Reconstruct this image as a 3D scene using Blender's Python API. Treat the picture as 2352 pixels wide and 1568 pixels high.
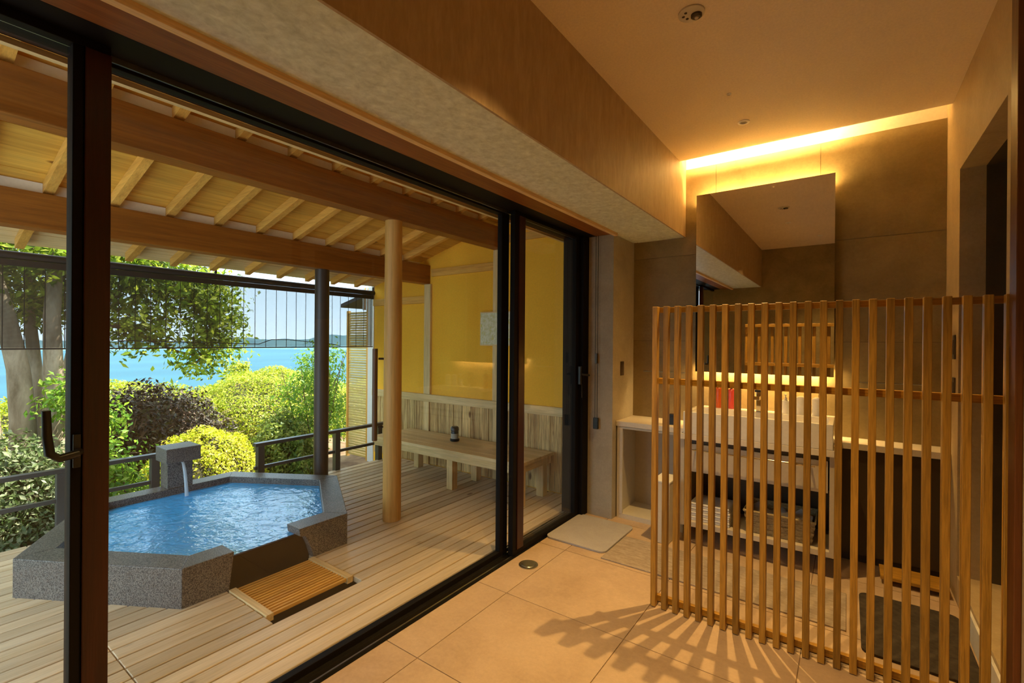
import bpy, bmesh, math, random
import numpy as np
from mathutils import Vector, Matrix

for o in list(bpy.data.objects):
    bpy.data.objects.remove(o, do_unlink=True)
scene = bpy.context.scene
COL = scene.collection
RNG = random.Random(7)
NR = np.random.default_rng(11)

# ------------------------------------------------------------------ camera
yaw, pitch, roll = math.radians(35.66), math.radians(-0.061), math.radians(0.4445)
fw = Vector((-math.sin(yaw) * math.cos(pitch), math.cos(yaw) * math.cos(pitch), math.sin(pitch)))
rt = Vector((math.cos(yaw), math.sin(yaw), 0))
up = rt.cross(fw)
r2 = rt * math.cos(roll) + up * math.sin(roll)
u2 = -rt * math.sin(roll) + up * math.cos(roll)
cam = bpy.data.cameras.new('camera')
cam.sensor_width = 36
cam.lens = 36 * 1077 / 2352
cam.clip_start = 0.02
cam.clip_end = 6000
camo = bpy.data.objects.new('camera', cam)
COL.objects.link(camo)
camo.matrix_world = Matrix(((r2.x, u2.x, -fw.x, 0), (r2.y, u2.y, -fw.y, 0), (r2.z, u2.z, -fw.z, 1.35), (0, 0, 0, 1)))
scene.camera = camo

# ------------------------------------------------------------------ world, sun, exposure
SKY = 1.6
SUN_DIR = Vector((0.14, 0.48, 0.86)).normalized()
w = bpy.data.worlds.new('sky')
scene.world = w
w.use_nodes = True
nt = w.node_tree
nt.nodes.clear()
out = nt.nodes.new('ShaderNodeOutputWorld')
bg = nt.nodes.new('ShaderNodeBackground')
tco = nt.nodes.new('ShaderNodeTexCoord')
sep = nt.nodes.new('ShaderNodeSeparateXYZ')
nt.links.new(tco.outputs['Generated'], sep.inputs[0])
sky = nt.nodes.new('ShaderNodeValToRGB')   # hazy pale horizon rising to blue, the same all round
for e_, (p_, c_) in zip([sky.color_ramp.elements[0], sky.color_ramp.elements[1], sky.color_ramp.elements.new(0.25)],
                        [(0.0, (0.66, 0.86, 1.0)), (1.0, (0.26, 0.50, 1.0)), (0.25, (0.52, 0.78, 1.0))]):
    e_.position = p_
    e_.color = (*c_, 1)
nt.links.new(sep.outputs[2], sky.inputs[0])
bg.inputs['Strength'].default_value = SKY
nt.links.new(sky.outputs[0], bg.inputs[0])
nt.links.new(bg.outputs[0], out.inputs[0])
sl = bpy.data.lights.new('sun', 'SUN')
sl.energy = 9.0
sl.angle = math.radians(0.6)
sl.color = (1, 0.93, 0.80)
so = bpy.data.objects.new('sun', sl)
COL.objects.link(so)
so.rotation_euler = SUN_DIR.to_track_quat('Z', 'Y').to_euler()
vs = scene.view_settings
vs.view_transform = 'Standard'
vs.look = 'None'
vs.gamma = 1.0
vs.use_curve_mapping = False
vs.exposure = 1.18
scene.cycles.diffuse_bounces = 8

WARM = (1.0, 0.62, 0.21)
LAMP = 0.80
LEAF = 0.8

# ------------------------------------------------------------------ materials
MATS = {}


def new_mat(name):
    m = bpy.data.materials.new(name)
    m.use_nodes = True
    m.node_tree.nodes.clear()
    return m, m.node_tree


class G:
    """tiny node graph helper"""
    def __init__(self, name):
        self.m, self.t = new_mat(name)
        self.out = self.n('ShaderNodeOutputMaterial')

    def n(self, kind, **kw):
        nd = self.t.nodes.new(kind)
        for k, v in kw.items():
            setattr(nd, k, v)
        return nd

    def l(self, a, b):
        self.t.links.new(a, b)

    def principled(self, rough=0.5, metallic=0.0, spec=0.5, col=None):
        p = self.n('ShaderNodeBsdfPrincipled')
        p.inputs['Roughness'].default_value = rough
        p.inputs['Metallic'].default_value = metallic
        p.inputs['Specular IOR Level'].default_value = spec
        if col:
            p.inputs['Base Color'].default_value = (*col, 1)
        self.l(p.outputs[0], self.out.inputs[0])
        return p

    def coords(self, scale, rnd=True):
        tc = self.n('ShaderNodeTexCoord')
        mp = self.n('ShaderNodeMapping')
        mp.inputs['Scale'].default_value = scale
        if rnd:
            oi = self.n('ShaderNodeObjectInfo')
            mu = self.n('ShaderNodeMath', operation='MULTIPLY')
            mu.inputs[1].default_value = 37.0
            self.l(oi.outputs['Random'], mu.inputs[0])
            cb = self.n('ShaderNodeCombineXYZ')
            for i in range(3):
                self.l(mu.outputs[0], cb.inputs[i])
            self.l(cb.outputs[0], mp.inputs['Location'])
            self.rand = oi.outputs['Random']
        self.l(tc.outputs['Object'], mp.inputs['Vector'])
        return mp.outputs[0]

    def noise(self, vec, scale, detail=4, rough=0.55, dist=0.0):
        nz = self.n('ShaderNodeTexNoise')
        nz.inputs['Scale'].default_value = scale
        nz.inputs['Detail'].default_value = detail
        nz.inputs['Roughness'].default_value = rough
        nz.inputs['Distortion'].default_value = dist
        self.l(vec, nz.inputs['Vector'])
        return nz.outputs[0]

    def ramp(self, fac, stops):
        r = self.n('ShaderNodeValToRGB')
        el = r.color_ramp.elements
        while len(el) < len(stops):
            el.new(0.5)
        for e, (p, c) in zip(el, stops):
            e.position = p
            e.color = (*c, 1)
        self.l(fac, r.inputs[0])
        return r.outputs[0]

    def mix(self, a, b, fac, mode='MIX'):
        x = self.n('ShaderNodeMix', data_type='RGBA', blend_type=mode)
        for s, v in ((x.inputs[6], a), (x.inputs[7], b), (x.inputs[0], fac)):
            if hasattr(v, 'is_output'):
                self.l(v, s)
            elif isinstance(v, tuple):
                s.default_value = (*v, 1)
            else:
                s.default_value = v
        return x.outputs[2]

    def bump(self, p, h, strength=0.2, dist=0.01):
        b = self.n('ShaderNodeBump')
        b.inputs['Strength'].default_value = strength
        b.inputs['Distance'].default_value = dist
        self.l(h, b.inputs['Height'])
        self.l(b.outputs[0], p.inputs['Normal'])


def wood(name, light, dark, axis='y', rough=0.55, across=22.0, var=0.35, grain=0.5, knots=False, spec=0.4, bump=0.15, coat=0.0):
    key = (name, axis)
    if key in MATS:
        return MATS[key]
    g = G(name + '_' + axis)
    p = g.principled(rough, spec=spec)
    if coat:
        p.inputs['Coat Weight'].default_value = coat
        p.inputs['Coat Roughness'].default_value = 0.15
    sc = [across] * 3
    sc['xyz'.index(axis)] = across * 0.05
    v = g.coords(tuple(sc))
    n1 = g.noise(v, 1.0, 5, 0.6, 0.6)
    n2 = g.noise(v, 5.0, 3, 0.6, 0.2)
    c = g.ramp(n1, [(0.30, dark), (0.62, light)])
    c2 = g.ramp(n2, [(0.35, (1 - grain,) * 3), (0.6, (1, 1, 1))])
    c = g.mix(c, c2, 1.0, 'MULTIPLY')
    # per-piece tone
    mr = g.n('ShaderNodeMapRange')
    mr.inputs[3].default_value = 1 - var
    mr.inputs[4].default_value = 1.0 + var * 0.35
    g.l(g.rand, mr.inputs[0])
    cb = g.n('ShaderNodeCombineXYZ')
    for i in range(3):
        g.l(mr.outputs[0], cb.inputs[i])
    c = g.mix(c, cb.outputs[0], 1.0, 'MULTIPLY')
    if knots:
        s2 = [5.0] * 3
        s2['xyz'.index(axis)] = 2.2
        v2 = g.coords(tuple(s2))
        vo = g.n('ShaderNodeTexVoronoi')
        vo.inputs['Scale'].default_value = 1.0
        g.l(v2, vo.inputs['Vector'])
        k = g.ramp(vo.outputs['Distance'], [(0.05, (0.30, 0.2, 0.12)), (0.10, (1, 1, 1))])
        c = g.mix(c, k, 1.0, 'MULTIPLY')
    g.l(c, p.inputs['Base Color'])
    if bump:
        g.bump(p, n2, bump, 0.004)
    MATS[key] = g.m
    return g.m


def plain(name, col, rough=0.5, metallic=0.0, spec=0.5):
    if name in MATS:
        return MATS[name]
    g = G(name)
    p = g.principled(rough, metallic, spec, col)
    v = g.coords((1, 1, 1))
    n = g.noise(v, 60, 3)
    c = g.ramp(n, [(0.3, tuple(x * 0.92 for x in col)), (0.7, col)])
    g.l(c, p.inputs['Base Color'])
    MATS[name] = g.m
    return g.m


def mottled(name, c1, c2, scale=6.0, rough=0.6, fine=40.0, bump=0.1, spec=0.4, stretch=(1, 1, 1), contrast=(0.35, 0.65)):
    if name in MATS:
        return MATS[name]
    g = G(name)
    p = g.principled(rough, spec=spec)
    v = g.coords(stretch)
    n1 = g.noise(v, scale, 5, 0.65, 0.4)
    n2 = g.noise(v, fine, 4, 0.7)
    c = g.ramp(n1, [(contrast[0], c1), (contrast[1], c2)])
    c3 = g.ramp(n2, [(0.3, (0.86, 0.86, 0.86)), (0.7, (1, 1, 1))])
    c = g.mix(c, c3, 1.0, 'MULTIPLY')
    g.l(c, p.inputs['Base Color'])
    if bump:
        g.bump(p, n2, bump, 0.003)
    MATS[name] = g.m
    return g.m


def granite():
    g = G('granite')
    p = g.principled(0.42, spec=0.5)
    v = g.coords((1, 1, 1))
    n = g.noise(v, 170, 2, 0.7)
    c = g.ramp(n, [(0.36, (0.02, 0.019, 0.018)), (0.47, (0.10, 0.092, 0.08)), (0.60, (0.24, 0.22, 0.185))])
    n2 = g.noise(v, 5, 3)
    c2 = g.ramp(n2, [(0.35, (0.75, 0.75, 0.78)), (0.65, (1, 1, 1))])
    g.l(g.mix(c, c2, 1.0, 'MULTIPLY'), p.inputs['Base Color'])
    g.bump(p, n, 0.15, 0.002)
    return g.m


def glass_mat(name='window_glass', tint=(0.985, 0.99, 0.985)):
    g = G(name)
    tr = g.n('ShaderNodeBsdfTransparent')
    tr.inputs[0].default_value = (*tint, 1)
    gl = g.n('ShaderNodeBsdfGlossy')
    gl.inputs['Roughness'].default_value = 0.0
    lw = g.n('ShaderNodeLayerWeight')
    lw.inputs[0].default_value = 0.5
    pw = g.n('ShaderNodeMath', operation='POWER')
    pw.inputs[1].default_value = 5.0
    g.l(lw.outputs['Facing'], pw.inputs[0])
    fr = g.n('ShaderNodeMath', operation='MULTIPLY_ADD')
    fr.inputs[1].default_value = 0.96
    fr.inputs[2].default_value = 0.035
    g.l(pw.outputs[0], fr.inputs[0])
    mx = g.n('ShaderNodeMixShader')
    g.l(fr.outputs[0], mx.inputs[0])
    g.l(tr.outputs[0], mx.inputs[1])
    g.l(gl.outputs[0], mx.inputs[2])
    g.l(mx.outputs[0], g.out.inputs[0])
    return g.m


def emit_mat(name, col, strength):
    g = G(name)
    e = g.n('ShaderNodeEmission')
    e.inputs[0].default_value = (*col, 1)
    e.inputs[1].default_value = strength
    g.l(e.outputs[0], g.out.inputs[0])
    return g.m


def leaf_mat(name, stops, trans=0.35, rough=0.5):
    if name in MATS:
        return MATS[name]
    g = G(name)
    geo = g.n('ShaderNodeNewGeometry')
    c = g.ramp(geo.outputs['Random Per Island'], [(p, tuple(q * LEAF for q in col)) for p, col in stops])
    df = g.n('ShaderNodeBsdfPrincipled')
    df.inputs['Roughness'].default_value = rough
    df.inputs['Specular IOR Level'].default_value = 0.35
    g.l(c, df.inputs['Base Color'])
    tl = g.n('ShaderNodeBsdfTranslucent')
    g.l(c, tl.inputs[0])
    mx = g.n('ShaderNodeMixShader')
    mx.inputs[0].default_value = trans
    g.l(df.outputs[0], mx.inputs[1])
    g.l(tl.outputs[0], mx.inputs[2])
    g.l(mx.outputs[0], g.out.inputs[0])
    MATS[name] = g.m
    return g.m


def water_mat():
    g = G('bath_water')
    p = g.principled(0.06, spec=0.9, col=(0.05, 0.46, 1.0))  # even blue base stands in for the sky reflected in the water
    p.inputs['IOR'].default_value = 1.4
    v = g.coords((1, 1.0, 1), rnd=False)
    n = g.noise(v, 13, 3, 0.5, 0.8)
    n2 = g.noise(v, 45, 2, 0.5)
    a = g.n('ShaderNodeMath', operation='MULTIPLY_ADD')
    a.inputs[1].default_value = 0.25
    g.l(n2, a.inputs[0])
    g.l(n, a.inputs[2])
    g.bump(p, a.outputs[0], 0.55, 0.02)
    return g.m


def sea_mat():
    g = G('sea_water')
    p = g.principled(0.6, spec=0.1, col=(0.05, 0.33, 0.50))
    v = g.coords((0.02, 0.005, 1), rnd=False)
    n = g.noise(v, 1.0, 4)
    c = g.ramp(n, [(0.35, (0.010, 0.062, 0.095)), (0.65, (0.016, 0.08, 0.115))])
    g.l(c, p.inputs['Base Color'])
    return g.m


M_GRANITE = granite()
M_GLASS = glass_mat()
M_CABGLASS = glass_mat('cabinet_glass', (0.75, 0.75, 0.72))
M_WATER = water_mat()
M_SEA = sea_mat()
M_FLOOR = mottled('floor_tile', (0.47, 0.335, 0.22), (0.57, 0.42, 0.285), 3.0, 0.42, 50, 0.05, 0.45)
M_GROUT = plain('floor_grout', (0.26, 0.17, 0.10), 0.8)
M_WALLTILE = mottled('wall_tile', (0.25, 0.185, 0.078), (0.34, 0.255, 0.115), 4.0, 0.5, 60, 0.08, stretch=(1, 1, 1))
M_WALLGROUT = plain('wall_grout', (0.15, 0.10, 0.06), 0.8)
M_RIGHTWALL = mottled('right_wall_render', (0.46, 0.34, 0.18), (0.55, 0.42, 0.24), 4.0, 0.6, 70, 0.08)
M_CEIL = mottled('ceiling_paint', (0.88, 0.75, 0.58), (0.92, 0.79, 0.62), 3.0, 0.6, 90, 0.03)
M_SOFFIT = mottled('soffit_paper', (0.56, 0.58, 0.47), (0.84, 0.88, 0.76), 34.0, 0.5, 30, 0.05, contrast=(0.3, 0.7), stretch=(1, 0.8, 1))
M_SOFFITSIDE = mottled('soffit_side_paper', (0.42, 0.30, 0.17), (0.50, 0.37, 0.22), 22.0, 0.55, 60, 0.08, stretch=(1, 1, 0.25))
M_COVE = plain('cove_paint', (0.8, 0.76, 0.66), 0.7)
M_PILLAR = mottled('pillar_concrete', (0.40, 0.35, 0.26), (0.48, 0.43, 0.33), 5.0, 0.6, 60, 0.06)
M_DARKFRAME = plain('dark_aluminium', (0.008, 0.006, 0.005), 0.6, 0.0, 0.12)
M_STILE = wood('dark_red_stile', (0.042, 0.007, 0.002), (0.02, 0.003, 0.001), 'z', 0.35, 40, 0.1, 0.2, spec=0.5)
M_STILE_Y = wood('dark_red_stile', (0.042, 0.007, 0.002), (0.02, 0.003, 0.001), 'y', 0.35, 40, 0.1, 0.2, spec=0.5)
M_LINING = wood('lining_wood', (0.30, 0.10, 0.018), (0.20, 0.062, 0.010), 'y', 0.5, 30, 0.1, 0.25)
M_LININGTRIM = wood('lining_strip', (0.92, 0.64, 0.32), (0.80, 0.54, 0.25), 'y', 0.5, 30, 0.1, 0.2)
OAK = dict(light=(0.50, 0.265, 0.038), dark=(0.35, 0.175, 0.020), rough=0.42, across=30, var=0.35, grain=0.35, spec=0.45)
DECK = dict(light=(0.80, 0.63, 0.40), dark=(0.68, 0.50, 0.28), rough=0.42, across=24, var=0.28, grain=0.15, knots=True, spec=0.45)
BEAM = dict(light=(0.38, 0.130, 0.013), dark=(0.26, 0.082, 0.007), rough=0.5, across=18, var=0.1, grain=0.22)
ROOF = dict(light=(0.90, 0.50, 0.075), dark=(0.72, 0.35, 0.04), rough=0.55, across=12, var=0.22, grain=0.2, knots=True)
RAFT = dict(light=(0.85, 0.46, 0.09), dark=(0.68, 0.32, 0.05), rough=0.5, across=25, var=0.15, grain=0.2)
PALE = dict(light=(0.85, 0.62, 0.30), dark=(0.70, 0.47, 0.18), rough=0.5, across=22, var=0.12, grain=0.2)
POST = dict(light=(0.70, 0.38, 0.10), dark=(0.54, 0.26, 0.05), rough=0.5, across=16, var=0.05, grain=0.15)
WAINS = dict(light=(0.92, 0.62, 0.24), dark=(0.40, 0.19, 0.045), rough=0.6, across=26, var=0.22, grain=0.45, knots=True)
M_PLASTER = mottled('golden_plaster', (0.98, 0.49, 0.026), (1.0, 0.53, 0.034), 3.0, 0.8, 80, 0.05)
M_PALEPLASTER = mottled('pale_plaster', (0.75, 0.62, 0.40), (0.80, 0.67, 0.44), 3.0, 0.8, 80, 0.05)
M_DARKPOST = wood('dark_post', (0.085, 0.055, 0.035), (0.045, 0.03, 0.02), 'z', 0.4, 20, 0.05, 0.2)
M_RAIL = plain('rail_metal', (0.075, 0.075, 0.07), 0.4, 0.3)
M_BLACKPLATE = plain('black_plate', (0.010, 0.004, 0.004), 0.6, spec=0.08)
M_BLIND = plain('blind_reed', (0.035, 0.028, 0.02), 0.6)
M_GUTTER = plain('blind_pole', (0.028, 0.02, 0.014), 0.6)
M_WHITE = plain('white_paint', (0.72, 0.70, 0.66), 0.5)
M_CERAMIC = plain('white_ceramic', (0.78, 0.76, 0.72), 0.18)
M_COUNTER = plain('counter_stone', (0.74, 0.68, 0.58), 0.3)
M_CREAM = plain('cream_laminate', (0.56, 0.48, 0.36), 0.4)
M_CREAMLT = plain('pale_laminate', (0.66, 0.60, 0.48), 0.4)
M_DARKCAB = plain('dark_cabinet', (0.05, 0.032, 0.018), 0.35)
M_CHROME = plain('chrome', (0.75, 0.75, 0.75), 0.08, 1.0)
M_STEEL = plain('brushed_steel', (0.45, 0.45, 0.43), 0.3, 1.0)
M_MIRROR = plain('mirror_silver', (0.86, 0.86, 0.84), 0.0, 1.0)
M_BLACK = plain('black_plastic', (0.012, 0.012, 0.012), 0.35)
M_MATGREY = mottled('stone_mat', (0.37, 0.35, 0.35), (0.42, 0.40, 0.40), 5, 0.85, 120, 0.05)
M_RUG = mottled('rug_weave', (0.30, 0.235, 0.18), (0.42, 0.35, 0.28), 40, 0.95, 160, 0.5, spec=0.1, stretch=(0.5, 1.6, 1))
M_DARKMAT = mottled('dark_mat', (0.05, 0.04, 0.032), (0.075, 0.06, 0.045), 30, 0.95, 150, 0.4, spec=0.1)
M_TOWEL = mottled('towel_cotton', (0.72, 0.70, 0.66), (0.82, 0.80, 0.76), 60, 0.95, 200, 0.5, spec=0.1)
M_WICKER = mottled('wicker', (0.22, 0.15, 0.06), (0.50, 0.40, 0.22), 60, 0.8, 90, 0.8, spec=0.2, stretch=(1, 1, 3))
M_BROWNPLATE = plain('switch_brown', (0.09, 0.065, 0.045), 0.4)
M_RED = plain('orange_red_plastic', (0.70, 0.12, 0.02), 0.3)
M_PINK = plain('coral_red_plastic', (0.78, 0.09, 0.07), 0.3)
M_DARKDOOR = plain('black_door', (0.002, 0.002, 0.003), 0.8, spec=0.05)
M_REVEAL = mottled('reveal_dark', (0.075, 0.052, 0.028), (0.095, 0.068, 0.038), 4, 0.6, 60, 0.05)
M_SOIL = mottled('soil', (0.09, 0.055, 0.03), (0.22, 0.16, 0.09), 3.0, 0.95, 22, 0.6, spec=0.1)
M_BARK = mottled('bark', (0.20, 0.155, 0.10), (0.46, 0.38, 0.27), 7.0, 0.9, 30, 0.4, spec=0.1, stretch=(1, 1, 0.3))
M_TWIG = plain('twig_brown', (0.13, 0.085, 0.055), 0.9)
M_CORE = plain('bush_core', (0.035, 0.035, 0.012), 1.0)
M_ROOFTOP = plain('roof_sheet', (0.16, 0.15, 0.14), 0.6)
M_FIXTURE = plain('fixture_white', (0.96, 0.94, 0.90), 0.35)
M_BLOCK = plain('blocking_paint', (0.86, 0.78, 0.60), 0.6)
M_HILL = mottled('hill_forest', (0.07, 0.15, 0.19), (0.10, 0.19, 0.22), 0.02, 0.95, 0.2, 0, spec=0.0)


def oak(a): return wood('oak', axis=a, **OAK)
def deckw(a): return wood('deck_cedar', axis=a, **DECK)
def beamw(a): return wood('beam_cedar', axis=a, **BEAM)
def roofw(a): return wood('roof_board_cedar', axis=a, **ROOF)
def raftw(a): return wood('rafter_cedar', axis=a, **RAFT)
def palew(a): return wood('pale_cypress', axis=a, **PALE)
def postw(a): return wood('round_post_cypress', axis=a, **POST)
def wainw(a): return wood('brushed_cedar', axis=a, **WAINS)


# ------------------------------------------------------------------ geometry helpers
WO = {}  # world origin of every object


class MB:
    def __init__(self):
        self.v = []
        self.f = []

    def add(self, vs, fs):
        k = len(self.v)
        self.v += [tuple(p) for p in vs]
        self.f += [tuple(i + k for i in f) for f in fs]
        return self

    def box(self, x0, x1, y0, y1, z0, z1):
        return self.add([(x0, y0, z0), (x1, y0, z0), (x1, y1, z0), (x0, y1, z0), (x0, y0, z1), (x1, y0, z1), (x1, y1, z1), (x0, y1, z1)],
                        [(0, 3, 2, 1), (4, 5, 6, 7), (0, 1, 5, 4), (1, 2, 6, 5), (2, 3, 7, 6), (3, 0, 4, 7)])

    def prism(self, poly, z0, z1):
        n = len(poly)
        vs = [(x, y, z0) for x, y in poly] + [(x, y, z1) for x, y in poly]
        fs = [tuple(range(n))[::-1], tuple(range(n, 2 * n))] + [(i, (i + 1) % n, (i + 1) % n + n, i + n) for i in range(n)]
        return self.add(vs, fs)

    def hexa(self, low, high):
        """8-corner solid: low and high are lists of four points"""
        return self.add(list(low) + list(high), [(0, 3, 2, 1), (4, 5, 6, 7), (0, 1, 5, 4), (1, 2, 6, 5), (2, 3, 7, 6), (3, 0, 4, 7)])

    def lathe(self, cx, cy, prof, n=24, cap=True):
        k = len(prof)
        vs = []
        for r, z in prof:
            for i in range(n):
                a = 2 * math.pi * i / n
                vs.append((cx + r * math.cos(a), cy + r * math.sin(a), z))
        fs = []
        for j in range(k - 1):
            for i in range(n):
                fs.append((j * n + i, j * n + (i + 1) % n, (j + 1) * n + (i + 1) % n, (j + 1) * n + i))
        if cap:
            fs.append(tuple(range(n))[::-1])
            fs.append(tuple(range((k - 1) * n, k * n)))
        return self.add(vs, fs)

    def tube(self, pts, rad, n=8):
        pts = [Vector(p) for p in pts]
        if not isinstance(rad, (list, tuple)):
            rad = [rad] * len(pts)
        vs = []
        prev = None
        for i, p in enumerate(pts):
            d = (pts[min(i + 1, len(pts) - 1)] - pts[max(i - 1, 0)]).normalized()
            a = Vector((0, 0, 1)) if abs(d.z) < 0.9 else Vector((1, 0, 0))
            if prev is not None:
                a = prev
            u = d.cross(a).normalized()
            v = u.cross(d).normalized()
            prev = v
            for k in range(n):
                t = 2 * math.pi * k / n
                vs.append(p + (u * math.cos(t) + v * math.sin(t)) * rad[i])
        fs = []
        for j in range(len(pts) - 1):
            for i in range(n):
                fs.append((j * n + i, j * n + (i + 1) % n, (j + 1) * n + (i + 1) % n, (j + 1) * n + i))
        fs.append(tuple(range(n))[::-1])
        fs.append(tuple(range((len(pts) - 1) * n, len(pts) * n)))
        return self.add(vs, fs)

    def build(self, name, mat, parent=None, bevel=0.0, smooth=False, seg=2):
        arr = np.array(self.v, float)
        lo, hi = arr.min(0), arr.max(0)
        org = np.array([(lo[0] + hi[0]) / 2, (lo[1] + hi[1]) / 2, lo[2]])
        me = bpy.data.meshes.new(name)
        me.from_pydata([tuple(p) for p in (arr - org)], [], self.f)
        bm = bmesh.new()
        bm.from_mesh(me)
        bmesh.ops.recalc_face_normals(bm, faces=bm.faces)
        if bevel:
            es = [e for e in bm.edges if len(e.link_faces) == 2 and e.calc_face_angle(0) > 0.5]
            bmesh.ops.bevel(bm, geom=es, offset=bevel, segments=seg, affect='EDGES', profile=0.6)
        bm.to_mesh(me)
        bm.free()
        if smooth:
            for pl in me.polygons:
                pl.use_smooth = True
            if smooth != 'all':
                me.set_sharp_from_angle(angle=math.radians(40))
        me.materials.append(mat)
        return link(name, me, tuple(org), parent)


def link(name, me, org, parent=None):
    o = bpy.data.objects.new(name, me)
    COL.objects.link(o)
    po = (0, 0, 0)
    if parent is not None:
        o.parent = parent
        po = WO[parent.name]
    o.location = tuple(a - b for a, b in zip(org, po))
    WO[o.name] = tuple(org)
    return o


def copy_to(src, org, parent=None):
    """another object on the same mesh"""
    return link(src.name.split('.')[0], src.data, org, parent)


def thing(name, label, cat, loc, group=None):
    o = bpy.data.objects.new(name, None)
    o.empty_display_size = 0.05
    COL.objects.link(o)
    o.location = loc
    WO[o.name] = tuple(loc)
    return tag(o, label, cat, group)


def tag(o, label, cat, group=None, kind=None):
    o['label'] = label
    o['category'] = cat
    if group:
        o['group'] = group
    if kind:
        o['kind'] = kind
    return o


def struct(o, label, cat='structure'):
    o['kind'] = 'structure'
    o['label'] = label
    o['category'] = cat
    return o


def sempty(name, label, cat, loc):
    o = thing(name, label, cat, loc)
    o['kind'] = 'structure'
    return o


def B(x0, x1, y0, y1, z0, z1):
    return MB().box(x0, x1, y0, y1, z0, z1)


def spot(name, loc, target, power, angle, blend=0.5, size=0.02, col=WARM):
    l = bpy.data.lights.new(name, 'SPOT')
    l.energy = power * LAMP
    l.color = col
    l.spot_size = math.radians(angle)
    l.spot_blend = blend
    l.shadow_soft_size = size
    o = bpy.data.objects.new(name, l)
    COL.objects.link(o)
    o.location = loc
    o.rotation_euler = (Vector(loc) - Vector(target)).to_track_quat('Z', 'Y').to_euler()
    return o


def area(name, loc, direction, sx, sy, power, col=WARM):
    l = bpy.data.lights.new(name, 'AREA')
    l.shape = 'RECTANGLE'
    l.size = sx
    l.size_y = sy
    l.energy = power * LAMP
    l.color = col
    o = bpy.data.objects.new(name, l)
    COL.objects.link(o)
    o.location = loc
    # local X stays along world X
    z = -Vector(direction).normalized()
    x = Vector((1, 0, 0))
    y = z.cross(x).normalized()
    o.matrix_world = Matrix(((x.x, y.x, z.x, loc[0]), (x.y, y.y, z.y, loc[1]), (x.z, y.z, z.z, loc[2]), (0, 0, 0, 1)))
    return o


# ================================================================== ROOM SHELL
XG, XR, YR, YB = -1.69, 0.47, -0.31, 3.765
CZ = 2.71

# floor: slab of grout with single tiles
fl = struct(B(-1.68, XR + 0.36, YR, YB, -0.12, -0.004).build('floor', M_GROUT), 'beige large tile floor of the washroom', 'floor')
xs_ = [-1.68, -1.48, -0.82, -0.16, XR]
ys_ = [YR, 0.11, 0.75, 1.39, 2.03, 2.67, 3.31, YB]
for i in range(len(xs_) - 1):
    for j in range(len(ys_) - 1):
        B(xs_[i] + 0.002, xs_[i + 1] - 0.002, ys_[j] + 0.002, ys_[j + 1] - 0.002, -0.0039, 0.0).build('floor_tile', M_FLOOR, fl)

struct(B(-1.04, XR + 0.3, YR - 0.1, 3.60, CZ, CZ + 0.04).build('ceiling', M_CEIL), 'smooth warm painted ceiling over the washroom', 'ceiling')
struct(B(-1.9, XR + 0.3, YR - 0.1, YB + 0.2, 2.98, 3.06).build('ceiling_upper', M_COVE), 'pale upper slab closing the light cove above the ceiling', 'ceiling')
struct(B(-1.04, XR, YR, YR + 0.04, CZ + 0.04, 2.98).build('wall_cove_end', M_COVE), 'pale end of the ceiling void', 'wall')

# dropped soffit beside the glass
so_ = sempty('ceiling_soffit', 'dropped soffit running along the top of the glass doors', 'soffit', (-1.23, 1.7, 2.17))
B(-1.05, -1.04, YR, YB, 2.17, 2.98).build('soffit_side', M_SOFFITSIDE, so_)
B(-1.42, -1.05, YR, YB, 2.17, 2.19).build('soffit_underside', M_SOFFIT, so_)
B(-1.448, -1.42, YR, 3.34, 2.150, 2.19).build('lining_strip', M_LININGTRIM, so_, 0.002)
B(-1.60, -1.449, YR, 3.34, 2.168, 2.19).build('lining_board', M_LINING, so_)
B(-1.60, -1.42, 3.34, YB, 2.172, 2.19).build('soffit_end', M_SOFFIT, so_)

# back wall in tiles
wb = struct(B(-1.75, XR + 0.2, YB + 0.008, YB + 0.15, 0, 2.695).build('wall_back', M_WALLGROUT), 'taupe tiled wall behind the washbasin', 'wall')
wx = [-1.75, -1.48, -0.82, -0.16, XR]
wz = [0.0, 0.69, 1.36, 2.03, 2.695]
for i in range(len(wx) - 1):
    for j in range(len(wz) - 1):
        B(wx[i] + 0.0012, wx[i + 1] - 0.0012, YB, YB + 0.0079, wz[j] + 0.0012, wz[j + 1] - (0.0 if j == 3 else 0.0012)).build('wall_tile', M_WALLTILE, wb)
struct(B(-1.9, XR + 0.3, YB + 0.02, YB + 0.15, 2.70, 2.98).build('wall_cove', M_COVE), 'bright painted back of the ceiling light cove', 'wall')

# right wall with its opening
wr = sempty('wall_right', 'rendered wall with a deep dark doorway', 'wall', (XR, 1.7, 0))
B(XR, XR + 0.1, YR, 2.46, 0, 2.98).build('wall_panel', M_RIGHTWALL, wr)
B(XR, XR + 0.1, 3.37, YB + 0.1, 0, 2.98).build('wall_panel', M_RIGHTWALL, wr)
B(XR, XR + 0.1, 2.46, 3.37, 2.27, 2.98).build('wall_panel', M_RIGHTWALL, wr)
B(XR + 0.1, XR + 0.36, 3.37, 3.40, 0, 2.30).build('reveal', M_REVEAL, wr)
B(XR + 0.1, XR + 0.36, 2.43, 2.46, 0, 2.30).build('reveal', M_REVEAL, wr)
B(XR + 0.1, XR + 0.36, 2.46, 3.37, 2.27, 2.30).build('reveal_head', M_REVEAL, wr)
B(XR + 0.001, XR + 0.30, 2.461, 3.369, 0, 0.135).build('door_sill', M_RIGHTWALL, wr)
d1 = sempty('door_1', 'black door set deep in the doorway of the rendered wall', 'door', (XR + 0.33, 2.91, 0))
B(XR + 0.32, XR + 0.35, 2.485, 3.345, 0.0, 2.245).build('door_panel', M_DARKDOOR, d1)
B(XR + 0.305, XR + 0.352, 3.345, 3.369, 0, 2.268).build('door_frame', M_PILLAR, d1)
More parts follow.
